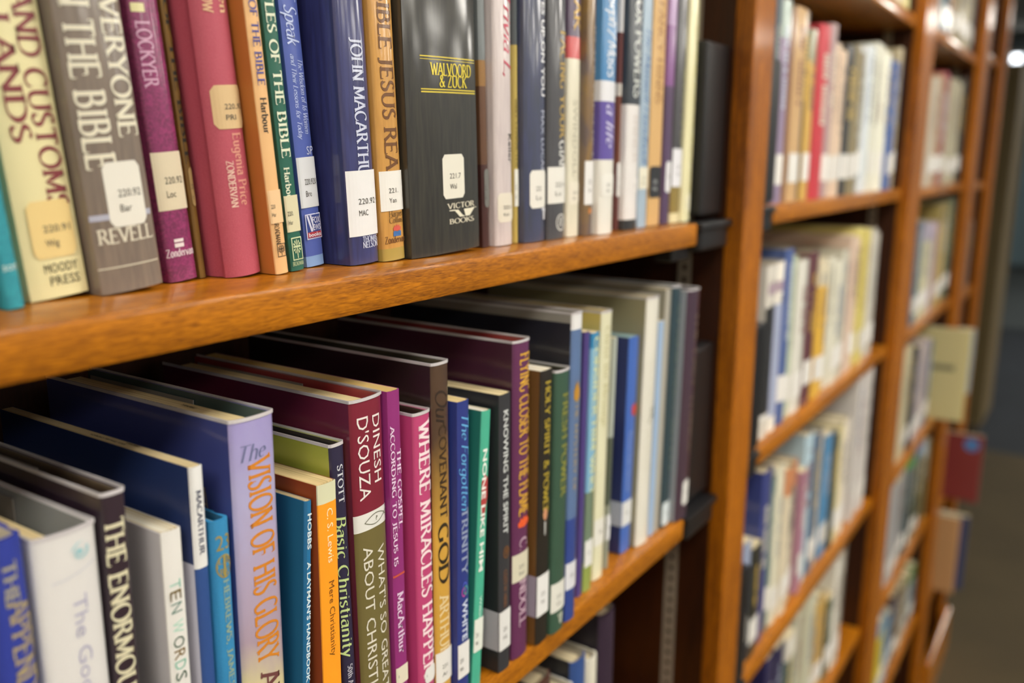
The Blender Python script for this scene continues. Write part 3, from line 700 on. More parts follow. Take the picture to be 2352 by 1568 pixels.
    ('upper', {'n': 'book', 'x': 0.5003, 'y': 0.0214, 'z': 1.529, 't': 0.0267, 'a': -0.0165, 'h': 0.235, 'text': [('V', 'EYES UP ON YOU', 'sansb', 0.167, 0.0971, 0.69, 0.92, '#dfe0e6'), ('V', 'MAX LUCADO', 'sans', 0.0878, 0.039, 0.69, 0.9, '#b7bccf')], 'kind': 'jacket', 'c': '#3a4060', 'c2': '#353a4a', 'pat': 'streak', 'bands': [], 'lab': 'wide navy book with white capitals EYES UP ON YOU', 'label': (0.0484, 0.0229, 0.18, 1.0, '#dedcd4', '222', 'Lu'), 'logo': ('vee', 0.0223, 0.0145, 0.72, 0.98, '#dcdde6')}),
    ('upper', {'n': 'book', 'x': 0.5281, 'y': 0.0201, 'z': 1.529, 't': 0.0236, 'a': -0.0165, 'h': 0.235, 'text': [('V', 'FACING YOUR', 'serif', 0.1415, 0.0705, 0.55, 0.92, '#b5974e'), ('V', 'GIANTS', 'serif', 0.0684, 0.0369, 0.52, 0.94, '#d2d2ce')], 'kind': 'jacket', 'c': '#46474c', 'c2': '#3e3e44', 'pat': 'streak', 'lab': 'charcoal book lettered FACING YOUR GIANTS in gold', 'label': (0.0505, 0.0253, 0.0, 1.0, '#dcdbd4', '222.4', 'Lu'), 'logo': ('disc', 0.0177, 0.0056, 0.36, 0.92, '#cfcfca')}),
    ('upper', {'n': 'book', 'x': 0.5572, 'y': 0.022, 'z': 1.529, 't': 0.018, 'a': -0.0124, 'h': 0.24, 'text': [('V', 'AK', 'serif', 0.1646, 0.1457, 0.32, 0.82, '#c9a24a'), ('V', 'SWINDOLL', 'sans', 0.0974, 0.0431, 0.32, 0.67, '#a8a492')], 'kind': 'jacket', 'c': '#dcd8c4', 'c2': '#d2cdb8', 'pat': 'streak', 'btop': '#4c3a55', 'bands': [(0.1404, '#c04a4c'), (0.1256, '#dcd8c4')], 'lab': 'off-white book with purple and red head lettered SWINDOLL', 'label': (0.0399, 0.0235, 0.1, 0.9, '#ddd8c8', '222.4', 'Swi')}),
    ('upper', {'n': 'book', 'x': 0.5763, 'y': 0.0183, 'z': 1.529, 't': 0.0129, 'a': -0.001, 'h': 0.23, 'text': [('V', 'IN THE PRESENCE', 'serif', 0.1506, 0.055, 0.67, 0.89, '#a59c90')], 'kind': 'jacket', 'c': '#5c4c48', 'c2': '#8a6a30', 'pat': 'clouds', 'lab': 'brown and amber book right of the off-white one', 'label': (0.0547, 0.0228, 0.0, 1.0, '#dddcda', '222', 'Sw'), 'logo': ('flame', 0.0212, 0.0115, 0.35, 0.75, '#c07a3a')}),
    ('upper', {'n': 'book', 'x': 0.5903, 'y': 0.0137, 'z': 1.529, 't': 0.0234, 'a': -0.0004, 'h': 0.23, 'text': [('V', 'Joseph / Moses', 'script', 0.1792, 0.1158, 0.27, 0.82, '#e2e6ea'), ('V', 'a life', 'script', 0.0964, 0.0662, 0.27, 0.77, '#c9c4e2')], 'kind': 'jacket', 'c': '#e0ded6', 'c2': '#d8d6cc', 'pat': 'plain', 'btop': '#3f80b5', 'bands': [(0.1127, '#d9dbe0'), (0.098, '#5a4a9a'), (0.0556, '#dfddd4')], 'lab': 'book with sky blue head, violet middle and white foot', 'label': (0.0453, 0.0283, 0.1, 0.95, '#e0dfd8', '222', 'Sw')}),
    ('upper', {'n': 'book', 'x': 0.6337, 'y': 0.0214, 'z': 1.529, 't': 0.0045, 'a': -0.0004, 'h': 0.22, 'text': [], 'kind': 'soft', 'c': '#5c2a28', 'gloss': 0.2, 'btop': '#d0cfd0', 'bands': [(0.1518, '#5c2a28'), (0.1138, '#c9c3bb'), (0.1043, '#6e3a28'), (0.0522, '#5c2a28')], 'lab': 'narrow maroon paperback with pale patches before dark book', 'label': (0.0532, 0.0269, 0.0, 1.0, '#dad9d6', '222', 'Sw')}),
    ('upper', {'n': 'book', 'x': 0.6393, 'y': 0.0168, 'z': 1.529, 't': 0.0231, 'a': -0.0004, 'h': 0.235, 'text': [('V', 'FOX POWERS', 'serif', 0.1832, 0.1038, 0.32, 0.82, '#c7ccc9'), ('V', 'INNER', 'serif', 0.0905, 0.0532, 0.37, 0.72, '#c9c2be')], 'kind': 'jacket', 'c': '#dddad8', 'c2': '#d6d3d0', 'pat': 'plain', 'btop': '#27303a', 'bands': [(0.0982, '#dddad8'), (0.0081, '#1f2226')], 'lab': 'book black above and white below with a black foot', 'label': (0.0412, 0.0308, 0.35, 0.9, '#dddad8', '222', 'In')}),
    ('upper', {'n': 'book', 'x': 0.6673, 'y': 0.0183, 'z': 1.529, 't': 0.0165, 'a': -0.0004, 'h': 0.22, 'text': [('V', 'The Maxwell Handbook', 'script', 0.1611, 0.0514, 0.25, 0.8, '#5c7ba6')], 'kind': 'soft', 'c': '#9aaebf', 'gloss': 0.4, 'lab': 'narrow pale blue paperback beside the tan one', 'label': (0.0496, 0.0318, 0.0, 1.0, '#d9d6c4', '223', 'Ma')}),
    ('upper', {'n': 'book', 'x': 0.689, 'y': 0.0198, 'z': 1.529, 't': 0.0243, 'a': 0.0029, 'h': 0.23, 'text': [('V', 'FANCY HINNS', 'serif', 0.183, 0.1016, 0.3, 0.75, '#a07a4a')], 'kind': 'soft', 'c': '#c8a26a', 'gloss': 0.2, 'lab': 'tan paperback with faint brown title and black sticker', 'label': (0.0501, 0.0237, 0.05, 0.95, '#1c2026', '224', 'Hi', '#c8ccd0')}),
    ('upper', {'n': 'book', 'x': 0.7144, 'y': 0.0183, 'z': 1.529, 't': 0.0158, 'a': 0.0118, 'h': 0.225, 'text': [], 'kind': 'jacket', 'c': '#5c3c66', 'c2': '#3d6a78', 'pat': 'streak', 'btop': '#9b7aa8', 'bands': [(0.1667, '#7c4a86'), (0.117, '#4c3658')], 'lab': 'narrow purple jacketed book after the tan paperback', 'label': (0.0541, 0.0276, 0.2, 1.0, '#d9dadd', '225', '')}),
    ('upper', {'n': 'book', 'x': 0.7332, 'y': 0.0183, 'z': 1.529, 't': 0.0202, 'a': 0.0118, 'h': 0.225, 'text': [('V', 'SECRETS OF', 'serif', 0.1331, 0.0662, 0.57, 0.92, '#8c8a66')], 'kind': 'jacket', 'c': '#46464a', 'c2': '#3c3c40', 'pat': 'streak', 'bands': [(0.0319, '#8a7638'), (0.0087, '#d8d0a4')], 'lab': 'dark gray book with olive foot, second from bracket', 'label': (0.0651, 0.0319, 0.0, 1.0, '#dadbe0', '225', 'Gr')}),
    ('upper', {'n': 'book', 'x': 0.7545, 'y': 0.0168, 'z': 1.529, 't': 0.0192, 'a': 0.0118, 'h': 0.24, 'text': [('V', 'CONFESSIONS OF', 'serif', 0.1714, 0.0236, 0.52, 0.87, '#c4bb86')], 'kind': 'jacket', 'c': '#dcd7ac', 'c2': '#d2cc9c', 'pat': 'plain', 'lab': 'pale yellow jacketed book against the upper black bracket', 'label': (0.0248, 0.0098, 0.3, 0.8, '#e0dcc0', '226', 'Ye')}),
    ('lower', {'n': 'book', 'x': 0.1322, 'y': 0.0092, 'z': 1.2441, 't': 0.0162, 'a': -0.0037, 'h': 0.2079, 'text': [('V', 'THE', 'serif', 0.1996, 0.1822, 0.42, 0.72, '#a09a80'), ('V', 'APPENDIX', 'serif', 0.1834, 0.1382, 0.45, 0.95, '#a3936a')], 'kind': 'hard', 'c': '#2a3a96', 'c2': '#24328a', 'pat': 'cloth', 'gold': 1, 'gap': 0.3, 'lab': 'royal blue book with gilt title at far left of lower shelf'}),
    ('lower', {'n': 'book', 'x': 0.1504, 'y': 0.0092, 'z': 1.2441, 't': 0.0249, 'a': 0.0001, 'h': 0.202, 'text': [('V', 'The Good and', 'sans', 0.1756, 0.1096, 0.49, 0.73, '#a7a5bd')], 'kind': 'jacket', 'c': '#d6d4d2', 'c2': '#cfcccc', 'pat': 'plain', 'gap': 0.62, 'inner': '#8f9394', 'lab': 'thick white jacketed book with a teal shell emblem', 'logo': ('shell', 0.1972, 0.1893, 0.5, 0.86, '#8fc0c8')}),
    ('lower', {'n': 'book', 'x': 0.1765, 'y': 0.0092, 'z': 1.2441, 't': 0.0103, 'a': 0.01, 'h': 0.211, 'text': [('V', 'THE ENORMOUS', 'serifc', 0.2006, 0.1203, 0.05, 0.79, '#d5cfb0')], 'kind': 'jacket', 'c': '#2a1828', 'c2': '#23131f', 'pat': 'streak', 'gap': 0.4, 'inner': '#2a1a16', 'lab': 'dark plum book with tall cream title THE ENORMOUS'}),
    ('lower', {'n': 'book', 'x': 0.2012, 'y': 0.0092, 'z': 1.2441, 't': 0.0099, 'a': 0.01, 'h': 0.1861, 'text': [('V', 'T', 'sans', 0.1636, 0.1596, 0.2, 0.78, '#8fbfae'), ('V', 'E', 'sans', 0.1588, 0.1543, 0.2, 0.78, '#6b5a2c'), ('V', 'N', 'sans', 0.153, 0.1485, 0.2, 0.78, '#5d7f74'), ('V', 'W', 'sans', 0.1448, 0.139, 0.2, 0.78, '#9fcbb8'), ('V', 'O', 'sans', 0.1373, 0.1319, 0.2, 0.78, '#48604f'), ('V', 'R', 'sans', 0.131, 0.1266, 0.2, 0.78, '#7a6230'), ('V', 'D', 'sans', 0.1257, 0.1215, 0.2, 0.78, '#7fb8a4'), ('V', 'S', 'sans', 0.1204, 0.1162, 0.2, 0.78, '#48604f')], 'kind': 'soft', 'c': '#dbd9d4', 'cs': '#bdb9bb', 'gloss': 0.1, 'pages': '#d8d4c4', 'lab': 'white paperback lettered TEN WORDS in green and brown'}),
    ('lower', {'n': 'book', 'x': 0.2169, 'y': 0.0092, 'z': 1.2441, 't': 0.0069, 'a': 0.01, 'h': 0.2104, 'text': [('V', 'MACARTHUR', 'serif', 0.1996, 0.1701, 0.32, 0.68, '#2a3050')], 'kind': 'soft', 'c': '#1e3560', 'cs': '#1e3560', 'btop': '#dcdcda', 'bands': [(0.1635, '#2a4a86')], 'btops': '#1e2f5c', 'bandss': [(0.1654, '#b9b8c4')], 'c2': '#26447c', 'pat': 'plain', 'gloss': 0.25, 'pages': '#c9b78e', 'lab': 'navy book with a white spine head lettered MACARTHUR', 'stamp': 'FIRST BAPTIST CHURCH'}),
    ('lower', {'n': 'book', 'x': 0.2257, 'y': 0.0092, 'z': 1.2441, 't': 0.0098, 'a': 0.01, 'h': 0.1825, 'text': [('H', '23', 'sans', 0.176, 0.1684, 0.15, 0.9, '#9a8a48'), ('V', 'HEBREWS, JAMES, 1 & 2 PETER', 'serif', 0.1538, 0.0585, 0.4, 0.72, '#8aa08c')], 'kind': 'hard', 'c': '#2f86b8', 'pat': 'cloth', 'c2': '#2b7eb0', 'gap': 0.15, 'inner': '#1f6088', 'lab': 'light blue book numbered 23 with gilt round emblem', 'logo': ('grid', 0.1663, 0.1548, 0.1, 0.92, '#9a8a48')}),
    ('lower', {'n': 'book', 'x': 0.2388, 'y': 0.0092, 'z': 1.2441, 't': 0.0253, 'a': 0.01, 'h': 0.2248, 'text': [('H', 'The', 'script', 0.2126, 0.2051, 0.07, 0.69, '#6a6f94'), ('V', 'VISION OF HIS GLORY', 'serifc', 0.2051, 0.1021, 0.31, 0.83, '#cc7f22'), ('V', 'ANNE', 'serifc', 0.0965, 0.0597, 0.35, 0.81, '#6a3c3c')], 'kind': 'jacket', 'c': '#a89fc6', 'pat': 'vision', 'c2': '#d8cd7a', 'cs': '#3c4480', 'gap': 0.28, 'inner': '#3c5254', 'lab': 'tall lavender to gold book titled VISION OF HIS GLORY', 'sidetext': ('OPEN THESE PAGES AND BEGIN A', '#8f8076', 0.178, 0.198), 'stamp': 'FIRST BAPTIST CHURCH'}),
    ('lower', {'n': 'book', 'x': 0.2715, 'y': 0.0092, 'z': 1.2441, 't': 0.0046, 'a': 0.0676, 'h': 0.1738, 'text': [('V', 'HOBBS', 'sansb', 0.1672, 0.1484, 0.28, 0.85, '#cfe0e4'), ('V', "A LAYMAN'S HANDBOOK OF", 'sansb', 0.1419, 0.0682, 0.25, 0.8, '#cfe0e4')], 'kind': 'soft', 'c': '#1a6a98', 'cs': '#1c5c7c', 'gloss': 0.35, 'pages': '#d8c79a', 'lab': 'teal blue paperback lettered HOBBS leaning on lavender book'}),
    ('lower', {'n': 'book', 'x': 0.2867, 'y': 0.0061, 'z': 1.2441, 't': 0.0129, 'a': 0.0129, 'h': 0.1804, 'text': [('V', 'C. S. Lewis', 'sans', 0.167, 0.1375, 0.4, 0.72, '#f4dfb4'), ('V', 'Mere Christianity', 'sans', 0.1271, 0.0849, 0.4, 0.7, '#7a4a14')], 'kind': 'soft', 'c': '#f09a1e', 'cs': '#8a3c14', 'btop': '#cfcfae', 'bands': [(0.1701, '#f09a1e')], 'gloss': 0.15, 'pages': '#d8c08c', 'lab': 'orange paperback with a pale cream head band', 'stamp': 'LIBRARY'}),
    ('lower', {'n': 'book', 'x': 0.3098, 'y': 0.0137, 'z': 1.2441, 't': 0.0102, 'a': -0.0221, 'h': 0.1951, 'text': [('V', 'STOTT', 'serif', 0.184, 0.1625, 0.37, 0.75, '#c9cdd2'), ('V', 'Basic Christianity', 'ital', 0.156, 0.0733, 0.09, 0.77, '#bcd08a'), ('V', '50th Anniversary', 'serif', 0.0674, 0.0356, 0.32, 0.67, '#b9b9c4')], 'kind': 'jacket', 'c': '#201c3c', 'c2': '#1c1834', 'pat': 'plain', 'cs': '#9aa03c', 'gap': 0.4, 'inner': '#1a1a20', 'lab': 'dark indigo book titled Basic Christianity with lime side'}),
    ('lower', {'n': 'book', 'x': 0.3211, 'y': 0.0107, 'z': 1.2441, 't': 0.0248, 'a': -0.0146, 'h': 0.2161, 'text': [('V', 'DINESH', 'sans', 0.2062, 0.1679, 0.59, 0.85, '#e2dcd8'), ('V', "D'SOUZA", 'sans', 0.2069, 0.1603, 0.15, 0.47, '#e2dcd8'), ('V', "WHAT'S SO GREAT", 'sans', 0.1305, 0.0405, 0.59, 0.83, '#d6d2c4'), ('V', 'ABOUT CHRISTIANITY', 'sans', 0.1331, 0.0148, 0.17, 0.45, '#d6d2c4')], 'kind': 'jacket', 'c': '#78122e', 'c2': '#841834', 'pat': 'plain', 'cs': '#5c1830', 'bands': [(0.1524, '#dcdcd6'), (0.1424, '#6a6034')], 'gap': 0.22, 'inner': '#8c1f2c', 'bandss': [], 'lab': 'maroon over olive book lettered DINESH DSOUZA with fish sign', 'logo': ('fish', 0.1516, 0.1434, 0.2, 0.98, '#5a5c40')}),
    ('lower', {'n': 'book', 'x': 0.347, 'y': 0.0092, 'z': 1.2441, 't': 0.0104, 'a': -0.0078, 'h': 0.2162, 'text': [('V', 'THE GOSPEL', 'serif', 0.182, 0.1349, 0.56, 0.86, '#dcc4dc'), ('V', 'ACCORDING TO JESUS IS', 'serif', 0.196, 0.1129, 0.1, 0.4, '#dcc4dc'), ('V', 'MacArthur', 'serif', 0.0955, 0.057, 0.25, 0.75, '#d8c0d8')], 'kind': 'soft', 'c': '#8a2a70', 'gloss': 0.3, 'pages': '#c9a860', 'lab': 'magenta paperback lettered THE GOSPEL ACCORDING TO JESUS', 'label': (0.0484, 0.037, 0.0, 1.0, '#d6cfba', '2', ''), 'rules_z': [(0.1072, 0.1059, 0.01, 0.92, '#c2503c')]}),
    ('lower', {'n': 'book', 'x': 0.3671, 'y': 0.0092, 'z': 1.2441, 't': 0.0154, 'a': -0.0042, 'h': 0.1976, 'text': [('V', 'WHERE MIRACLES HAPPEN', 'serif', 0.1923, 0.0295, 0.25, 0.89, '#ecd8dc')], 'kind': 'jacket', 'c': '#b83f72', 'c2': '#c24a5c', 'pat': 'plain', 'gap': 0.4, 'inner': '#2c1418', 'lab': 'rose pink book lettered WHERE MIRACLES HAPPEN', 'label': (0.0355, 0.0248, 0.3, 1.0, '#dcdcd8', '2', '')}),
    ('lower', {'n': 'book', 'x': 0.3836, 'y': 0.0092, 'z': 1.2441, 't': 0.0159, 'a': 0.0002, 'h': 0.2237, 'text': [('V', 'Our', 'script', 0.2088, 0.1868, 0.17, 0.82, '#2a1c14'), ('V', 'COVENANT', 'serif', 0.186, 0.127, 0.32, 0.72, '#3a2814'), ('V', 'GOD', 'serif', 0.1236, 0.0846, 0.22, 0.79, '#2c2210'), ('V', 'ARTHUR', 'serif', 0.0764, 0.0354, 0.22, 0.77, '#dcc89a')], 'kind': 'jacket', 'c': '#4a3424', 'c2': '#c99a3c', 'pat': 'ramp', 'rz': (0.178, 0.118), 'cs': '#1d100c', 'gap': 0.38, 'inner': '#14120f', 'lab': 'tall brown to gold book lettered COVENANT GOD', 'label': (0.039, 0.0171, 0.0, 1.0, '#dedcd6', '231', 'Ar')}),
    ('lower', {'n': 'book', 'x': 0.4006, 'y': 0.0053, 'z': 1.2441, 't': 0.0119, 'a': 0.0115, 'h': 0.1974, 'text': [('V', 'The Forgotten', 'script', 0.191, 0.1273, 0.28, 0.85, '#5ea4d4'), ('V', 'TRINITY', 'serif', 0.1284, 0.0847, 0.3, 0.8, '#8c98b4'), ('V', 'WHITE', 'sansb', 0.0668, 0.039, 0.35, 0.8, '#c8d2e4')], 'kind': 'soft', 'c': '#26347c', 'gloss': 0.3, 'pages': '#d6bf88', 'lab': 'blue paperback lettered The Forgotten TRINITY', 'label': (0.0375, 0.0137, 0.0, 1.0, '#dad9d6', '231', 'Wh'), 'logo': ('rings', 0.0797, 0.0686, 0.25, 0.85, '#4a9a8c')}),
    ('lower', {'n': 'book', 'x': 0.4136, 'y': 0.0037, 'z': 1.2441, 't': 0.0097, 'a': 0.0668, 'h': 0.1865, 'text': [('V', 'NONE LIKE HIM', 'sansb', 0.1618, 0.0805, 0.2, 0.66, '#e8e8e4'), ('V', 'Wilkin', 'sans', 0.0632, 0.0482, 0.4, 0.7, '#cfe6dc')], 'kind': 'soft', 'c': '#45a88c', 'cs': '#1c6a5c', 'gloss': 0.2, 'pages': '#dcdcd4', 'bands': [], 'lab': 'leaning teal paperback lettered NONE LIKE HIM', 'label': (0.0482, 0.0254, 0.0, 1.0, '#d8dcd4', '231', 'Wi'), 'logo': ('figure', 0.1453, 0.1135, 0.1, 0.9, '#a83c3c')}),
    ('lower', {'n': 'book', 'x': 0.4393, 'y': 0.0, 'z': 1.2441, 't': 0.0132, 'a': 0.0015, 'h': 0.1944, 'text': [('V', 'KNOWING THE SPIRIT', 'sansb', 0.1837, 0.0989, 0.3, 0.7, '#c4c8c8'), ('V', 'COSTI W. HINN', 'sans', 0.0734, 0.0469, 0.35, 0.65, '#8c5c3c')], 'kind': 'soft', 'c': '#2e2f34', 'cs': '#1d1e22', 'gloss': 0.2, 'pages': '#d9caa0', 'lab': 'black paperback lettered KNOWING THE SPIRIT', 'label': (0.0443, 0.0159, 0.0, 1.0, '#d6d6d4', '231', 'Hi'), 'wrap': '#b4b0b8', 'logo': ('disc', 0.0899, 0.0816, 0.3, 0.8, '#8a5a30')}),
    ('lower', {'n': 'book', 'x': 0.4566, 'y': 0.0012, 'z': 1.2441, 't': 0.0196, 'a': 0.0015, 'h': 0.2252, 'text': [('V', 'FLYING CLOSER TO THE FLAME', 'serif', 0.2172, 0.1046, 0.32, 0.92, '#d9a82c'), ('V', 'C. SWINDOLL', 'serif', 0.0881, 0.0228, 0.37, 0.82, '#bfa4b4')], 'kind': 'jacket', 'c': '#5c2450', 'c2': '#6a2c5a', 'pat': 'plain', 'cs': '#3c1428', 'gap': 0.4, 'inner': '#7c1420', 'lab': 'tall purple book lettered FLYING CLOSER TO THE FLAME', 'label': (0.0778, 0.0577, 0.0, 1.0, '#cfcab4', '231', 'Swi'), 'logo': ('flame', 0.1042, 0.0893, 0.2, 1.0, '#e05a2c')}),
    ('lower', {'n': 'book', 'x': 0.4818, 'y': -0.0024, 'z': 1.2441, 't': 0.0157, 'a': 0.0158, 'h': 0.201, 'text': [('V', 'HOLY SPIRIT & POWER', 'serif', 0.1932, 0.0972, 0.35, 0.75, '#b09a34')], 'kind': 'soft', 'c': '#1f1a14', 'cs': '#6b481e', 'gloss': 0.2, 'pages': '#dedcd0', 'lab': 'black paperback with brown side lettered HOLY SPIRIT & POWER', 'label': (0.0525, 0.0216, 0.0, 1.0, '#dadad8', '231', 'We'), 'wrap': '#a89cae', 'logo': ('face', 0.1017, 0.0816, 0.25, 0.8, '#c08a68')}),
    ('lower', {'n': 'book', 'x': 0.4993, 'y': -0.0037, 'z': 1.2441, 't': 0.0193, 'a': 0.0158, 'h': 0.197, 'text': [('V', 'FRESH POWER', 'serif', 0.1805, 0.1049, 0.42, 0.82, '#8c8c3c')], 'kind': 'jacket', 'c': '#2f5040', 'c2': '#2a4a3c', 'pat': 'plain', 'gap': 0.4, 'inner': '#1a1c18', 'lab': 'dark green jacketed book lettered FRESH POWER', 'label': (0.0393, 0.0169, 0.0, 1.0, '#d9d9d0', '231', 'Cy'), 'logo': ('vee', 0.0134, 0.0057, 0.4, 0.8, '#c0c4b4')}),
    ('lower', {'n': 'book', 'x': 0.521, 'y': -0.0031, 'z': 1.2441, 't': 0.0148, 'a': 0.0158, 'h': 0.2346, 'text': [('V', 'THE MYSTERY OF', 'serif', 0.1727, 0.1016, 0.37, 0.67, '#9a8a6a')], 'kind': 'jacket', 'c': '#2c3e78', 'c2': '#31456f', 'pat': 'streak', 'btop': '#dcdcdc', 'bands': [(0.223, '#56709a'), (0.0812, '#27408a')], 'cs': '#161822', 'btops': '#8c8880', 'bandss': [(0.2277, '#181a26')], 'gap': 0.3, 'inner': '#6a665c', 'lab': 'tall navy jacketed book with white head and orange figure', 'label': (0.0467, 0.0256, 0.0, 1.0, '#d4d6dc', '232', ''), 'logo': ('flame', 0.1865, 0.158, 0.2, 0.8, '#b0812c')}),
    ('lower', {'n': 'book', 'x': 0.559, 'y': 0.0085, 'z': 1.2441, 't': 0.0086, 'a': 0.023, 'h': 0.2139, 'text': [], 'kind': 'soft', 'c': '#473878', 'gloss': 0.3, 'pages': '#d8c8a0', 'lab': 'narrow violet paperback next to tall navy jacketed book'}),
    ('lower', {'n': 'book', 'x': 0.5686, 'y': 0.0076, 'z': 1.2441, 't': 0.0124, 'a': 0.0242, 'h': 0.2115, 'text': [('V', 'CONSIDER HIM WHO', 'serif', 0.2081, 0.0841, 0.3, 0.8, '#d6d8a0')], 'kind': 'soft', 'c': '#8ab0c8', 'gloss': 0.3, 'pages': '#d8c8a0', 'btop': '#2f7fae', 'bands': [(0.1997, '#79aac8'), (0.0841, '#6a7c68'), (0.0253, '#8a9a4c')], 'lab': 'light blue paperback with pale yellow lettering', 'label': (0.0439, 0.0216, 0.0, 1.0, '#dadad6', '232', '')}),
    ('lower', {'n': 'book', 'x': 0.5904, 'y': 0.0113, 'z': 1.2441, 't': 0.0175, 'a': 0.0242, 'h': 0.2237, 'text': [('V', 'Christ the Message', 'serif', 0.2124, 0.1306, 0.27, 0.67, '#b8b488')], 'kind': 'jacket', 'c': '#dad8b8', 'cs': '#c2ae5c', 'pat': 'plain', 'c2': '#d2cfae', 'gap': 0.2, 'inner': '#c9b86a', 'lab': 'cream jacketed book with a yellow side left of blue book', 'label': (0.0527, 0.0299, 0.0, 1.0, '#dcdbd2', '232', '')}),
    ('lower', {'n': 'book', 'x': 0.6159, 'y': 0.0137, 'z': 1.2441, 't': 0.0063, 'a': 0.0302, 'h': 0.1993, 'text': [], 'kind': 'soft', 'c': '#a4aca4', 'gloss': 0.3, 'bands': [(0.1155, '#4c5448'), (0.0566, '#8a8f80')], 'lab': 'thin gray paperback squeezed before the bright blue book', 'label': (0.0481, 0.0255, 0.0, 1.0, '#d8dadc', '232', '')}),
    ('lower', {'n': 'book', 'x': 0.6479, 'y': 0.0152, 'z': 1.2441, 't': 0.0183, 'a': 0.0302, 'h': 0.1935, 'text': [('V', 'Thomas Oden Schreiner', 'sans', 0.1112, 0.0556, 0.3, 0.6, '#9cb0d8')], 'kind': 'soft', 'c': '#3c62b0', 'cs': '#1e2a5c', 'gloss': 0.4, 'pages': '#3f8ca0', 'lab': 'bright blue paperback with a round red dot', 'label': (0.0476, 0.0253, 0.0, 1.0, '#d0d2d2', '232', ''), 'wrap': '#b4bccc', 'logo': ('dot', 0.1345, 0.1236, 0.35, 0.95, '#b83a34')}),
    ('lower', {'n': 'book', 'x': 0.6683, 'y': 0.0101, 'z': 1.2441, 't': 0.0249, 'a': 0.0302, 'h': 0.2243, 'text': [('V', 'WHO IS JESUS', 'sans', 0.1726, 0.0694, 0.27, 0.57, '#d0cec0')], 'kind': 'jacket', 'c': '#dcdace', 'cs': '#8a8468', 'pat': 'plain', 'c2': '#d4d2c6', 'gap': 0.05, 'inner': '#c8c2a0', 'lab': 'tall white book right of the bright blue one', 'logo': ('patch', 0.1276, 0.1117, 0.3, 0.95, '#3c4438')}),
    ('lower', {'n': 'book', 'x': 0.6974, 'y': 0.0107, 'z': 1.2441, 't': 0.0087, 'a': 0.0331, 'h': 0.2008, 'text': [], 'kind': 'soft', 'c': '#9ab4d4', 'gloss': 0.2, 'lab': 'thin sky blue booklet between white and beige books'}),
    ('lower', {'n': 'book', 'x': 0.7076, 'y': 0.0107, 'z': 1.2441, 't': 0.0087, 'a': 0.0331, 'h': 0.2277, 'text': [], 'kind': 'soft', 'c': '#a8a498', 'cs': '#8c8878', 'gloss': 0.2, 'pages': '#a8a080', 'lab': 'thin beige booklet touching the dark teal book'}),
    ('lower', {'n': 'book', 'x': 0.7174, 'y': 0.0092, 'z': 1.2441, 't': 0.0201, 'a': 0.0331, 'h': 0.2284, 'text': [('V', 'STANDING WITH', 'serif', 0.2125, 0.0552, 0.57, 0.82, '#5a6a5c')], 'kind': 'jacket', 'c': '#223a44', 'c2': '#1e343c', 'pat': 'plain', 'gap': 0.3, 'inner': '#1f5c5c', 'cs': '#a09c94', 'lab': 'tall dark teal book, second last before the lower bracket', 'label': (0.0248, 0.0007, 0.1, 0.9, '#c9d4d8', '236', '')}),
    ('lower', {'n': 'book', 'x': 0.7385, 'y': 0.0031, 'z': 1.2441, 't': 0.0289, 'a': 0.0331, 'h': 0.223, 'text': [('V', 'THE LAST THINGS', 'serif', 0.2019, 0.067, 0.57, 0.87, '#6c5c50')], 'kind': 'jacket', 'c': '#3c2638', 'c2': '#352032', 'pat': 'plain', 'cs': '#8c949c', 'gap': 0.3, 'inner': '#3a2638', 'lab': 'purple book at the right end of the lower shelf', 'label': (0.0385, 0.0141, 0.35, 0.9, '#dcdcd8', '236', '')}),
]

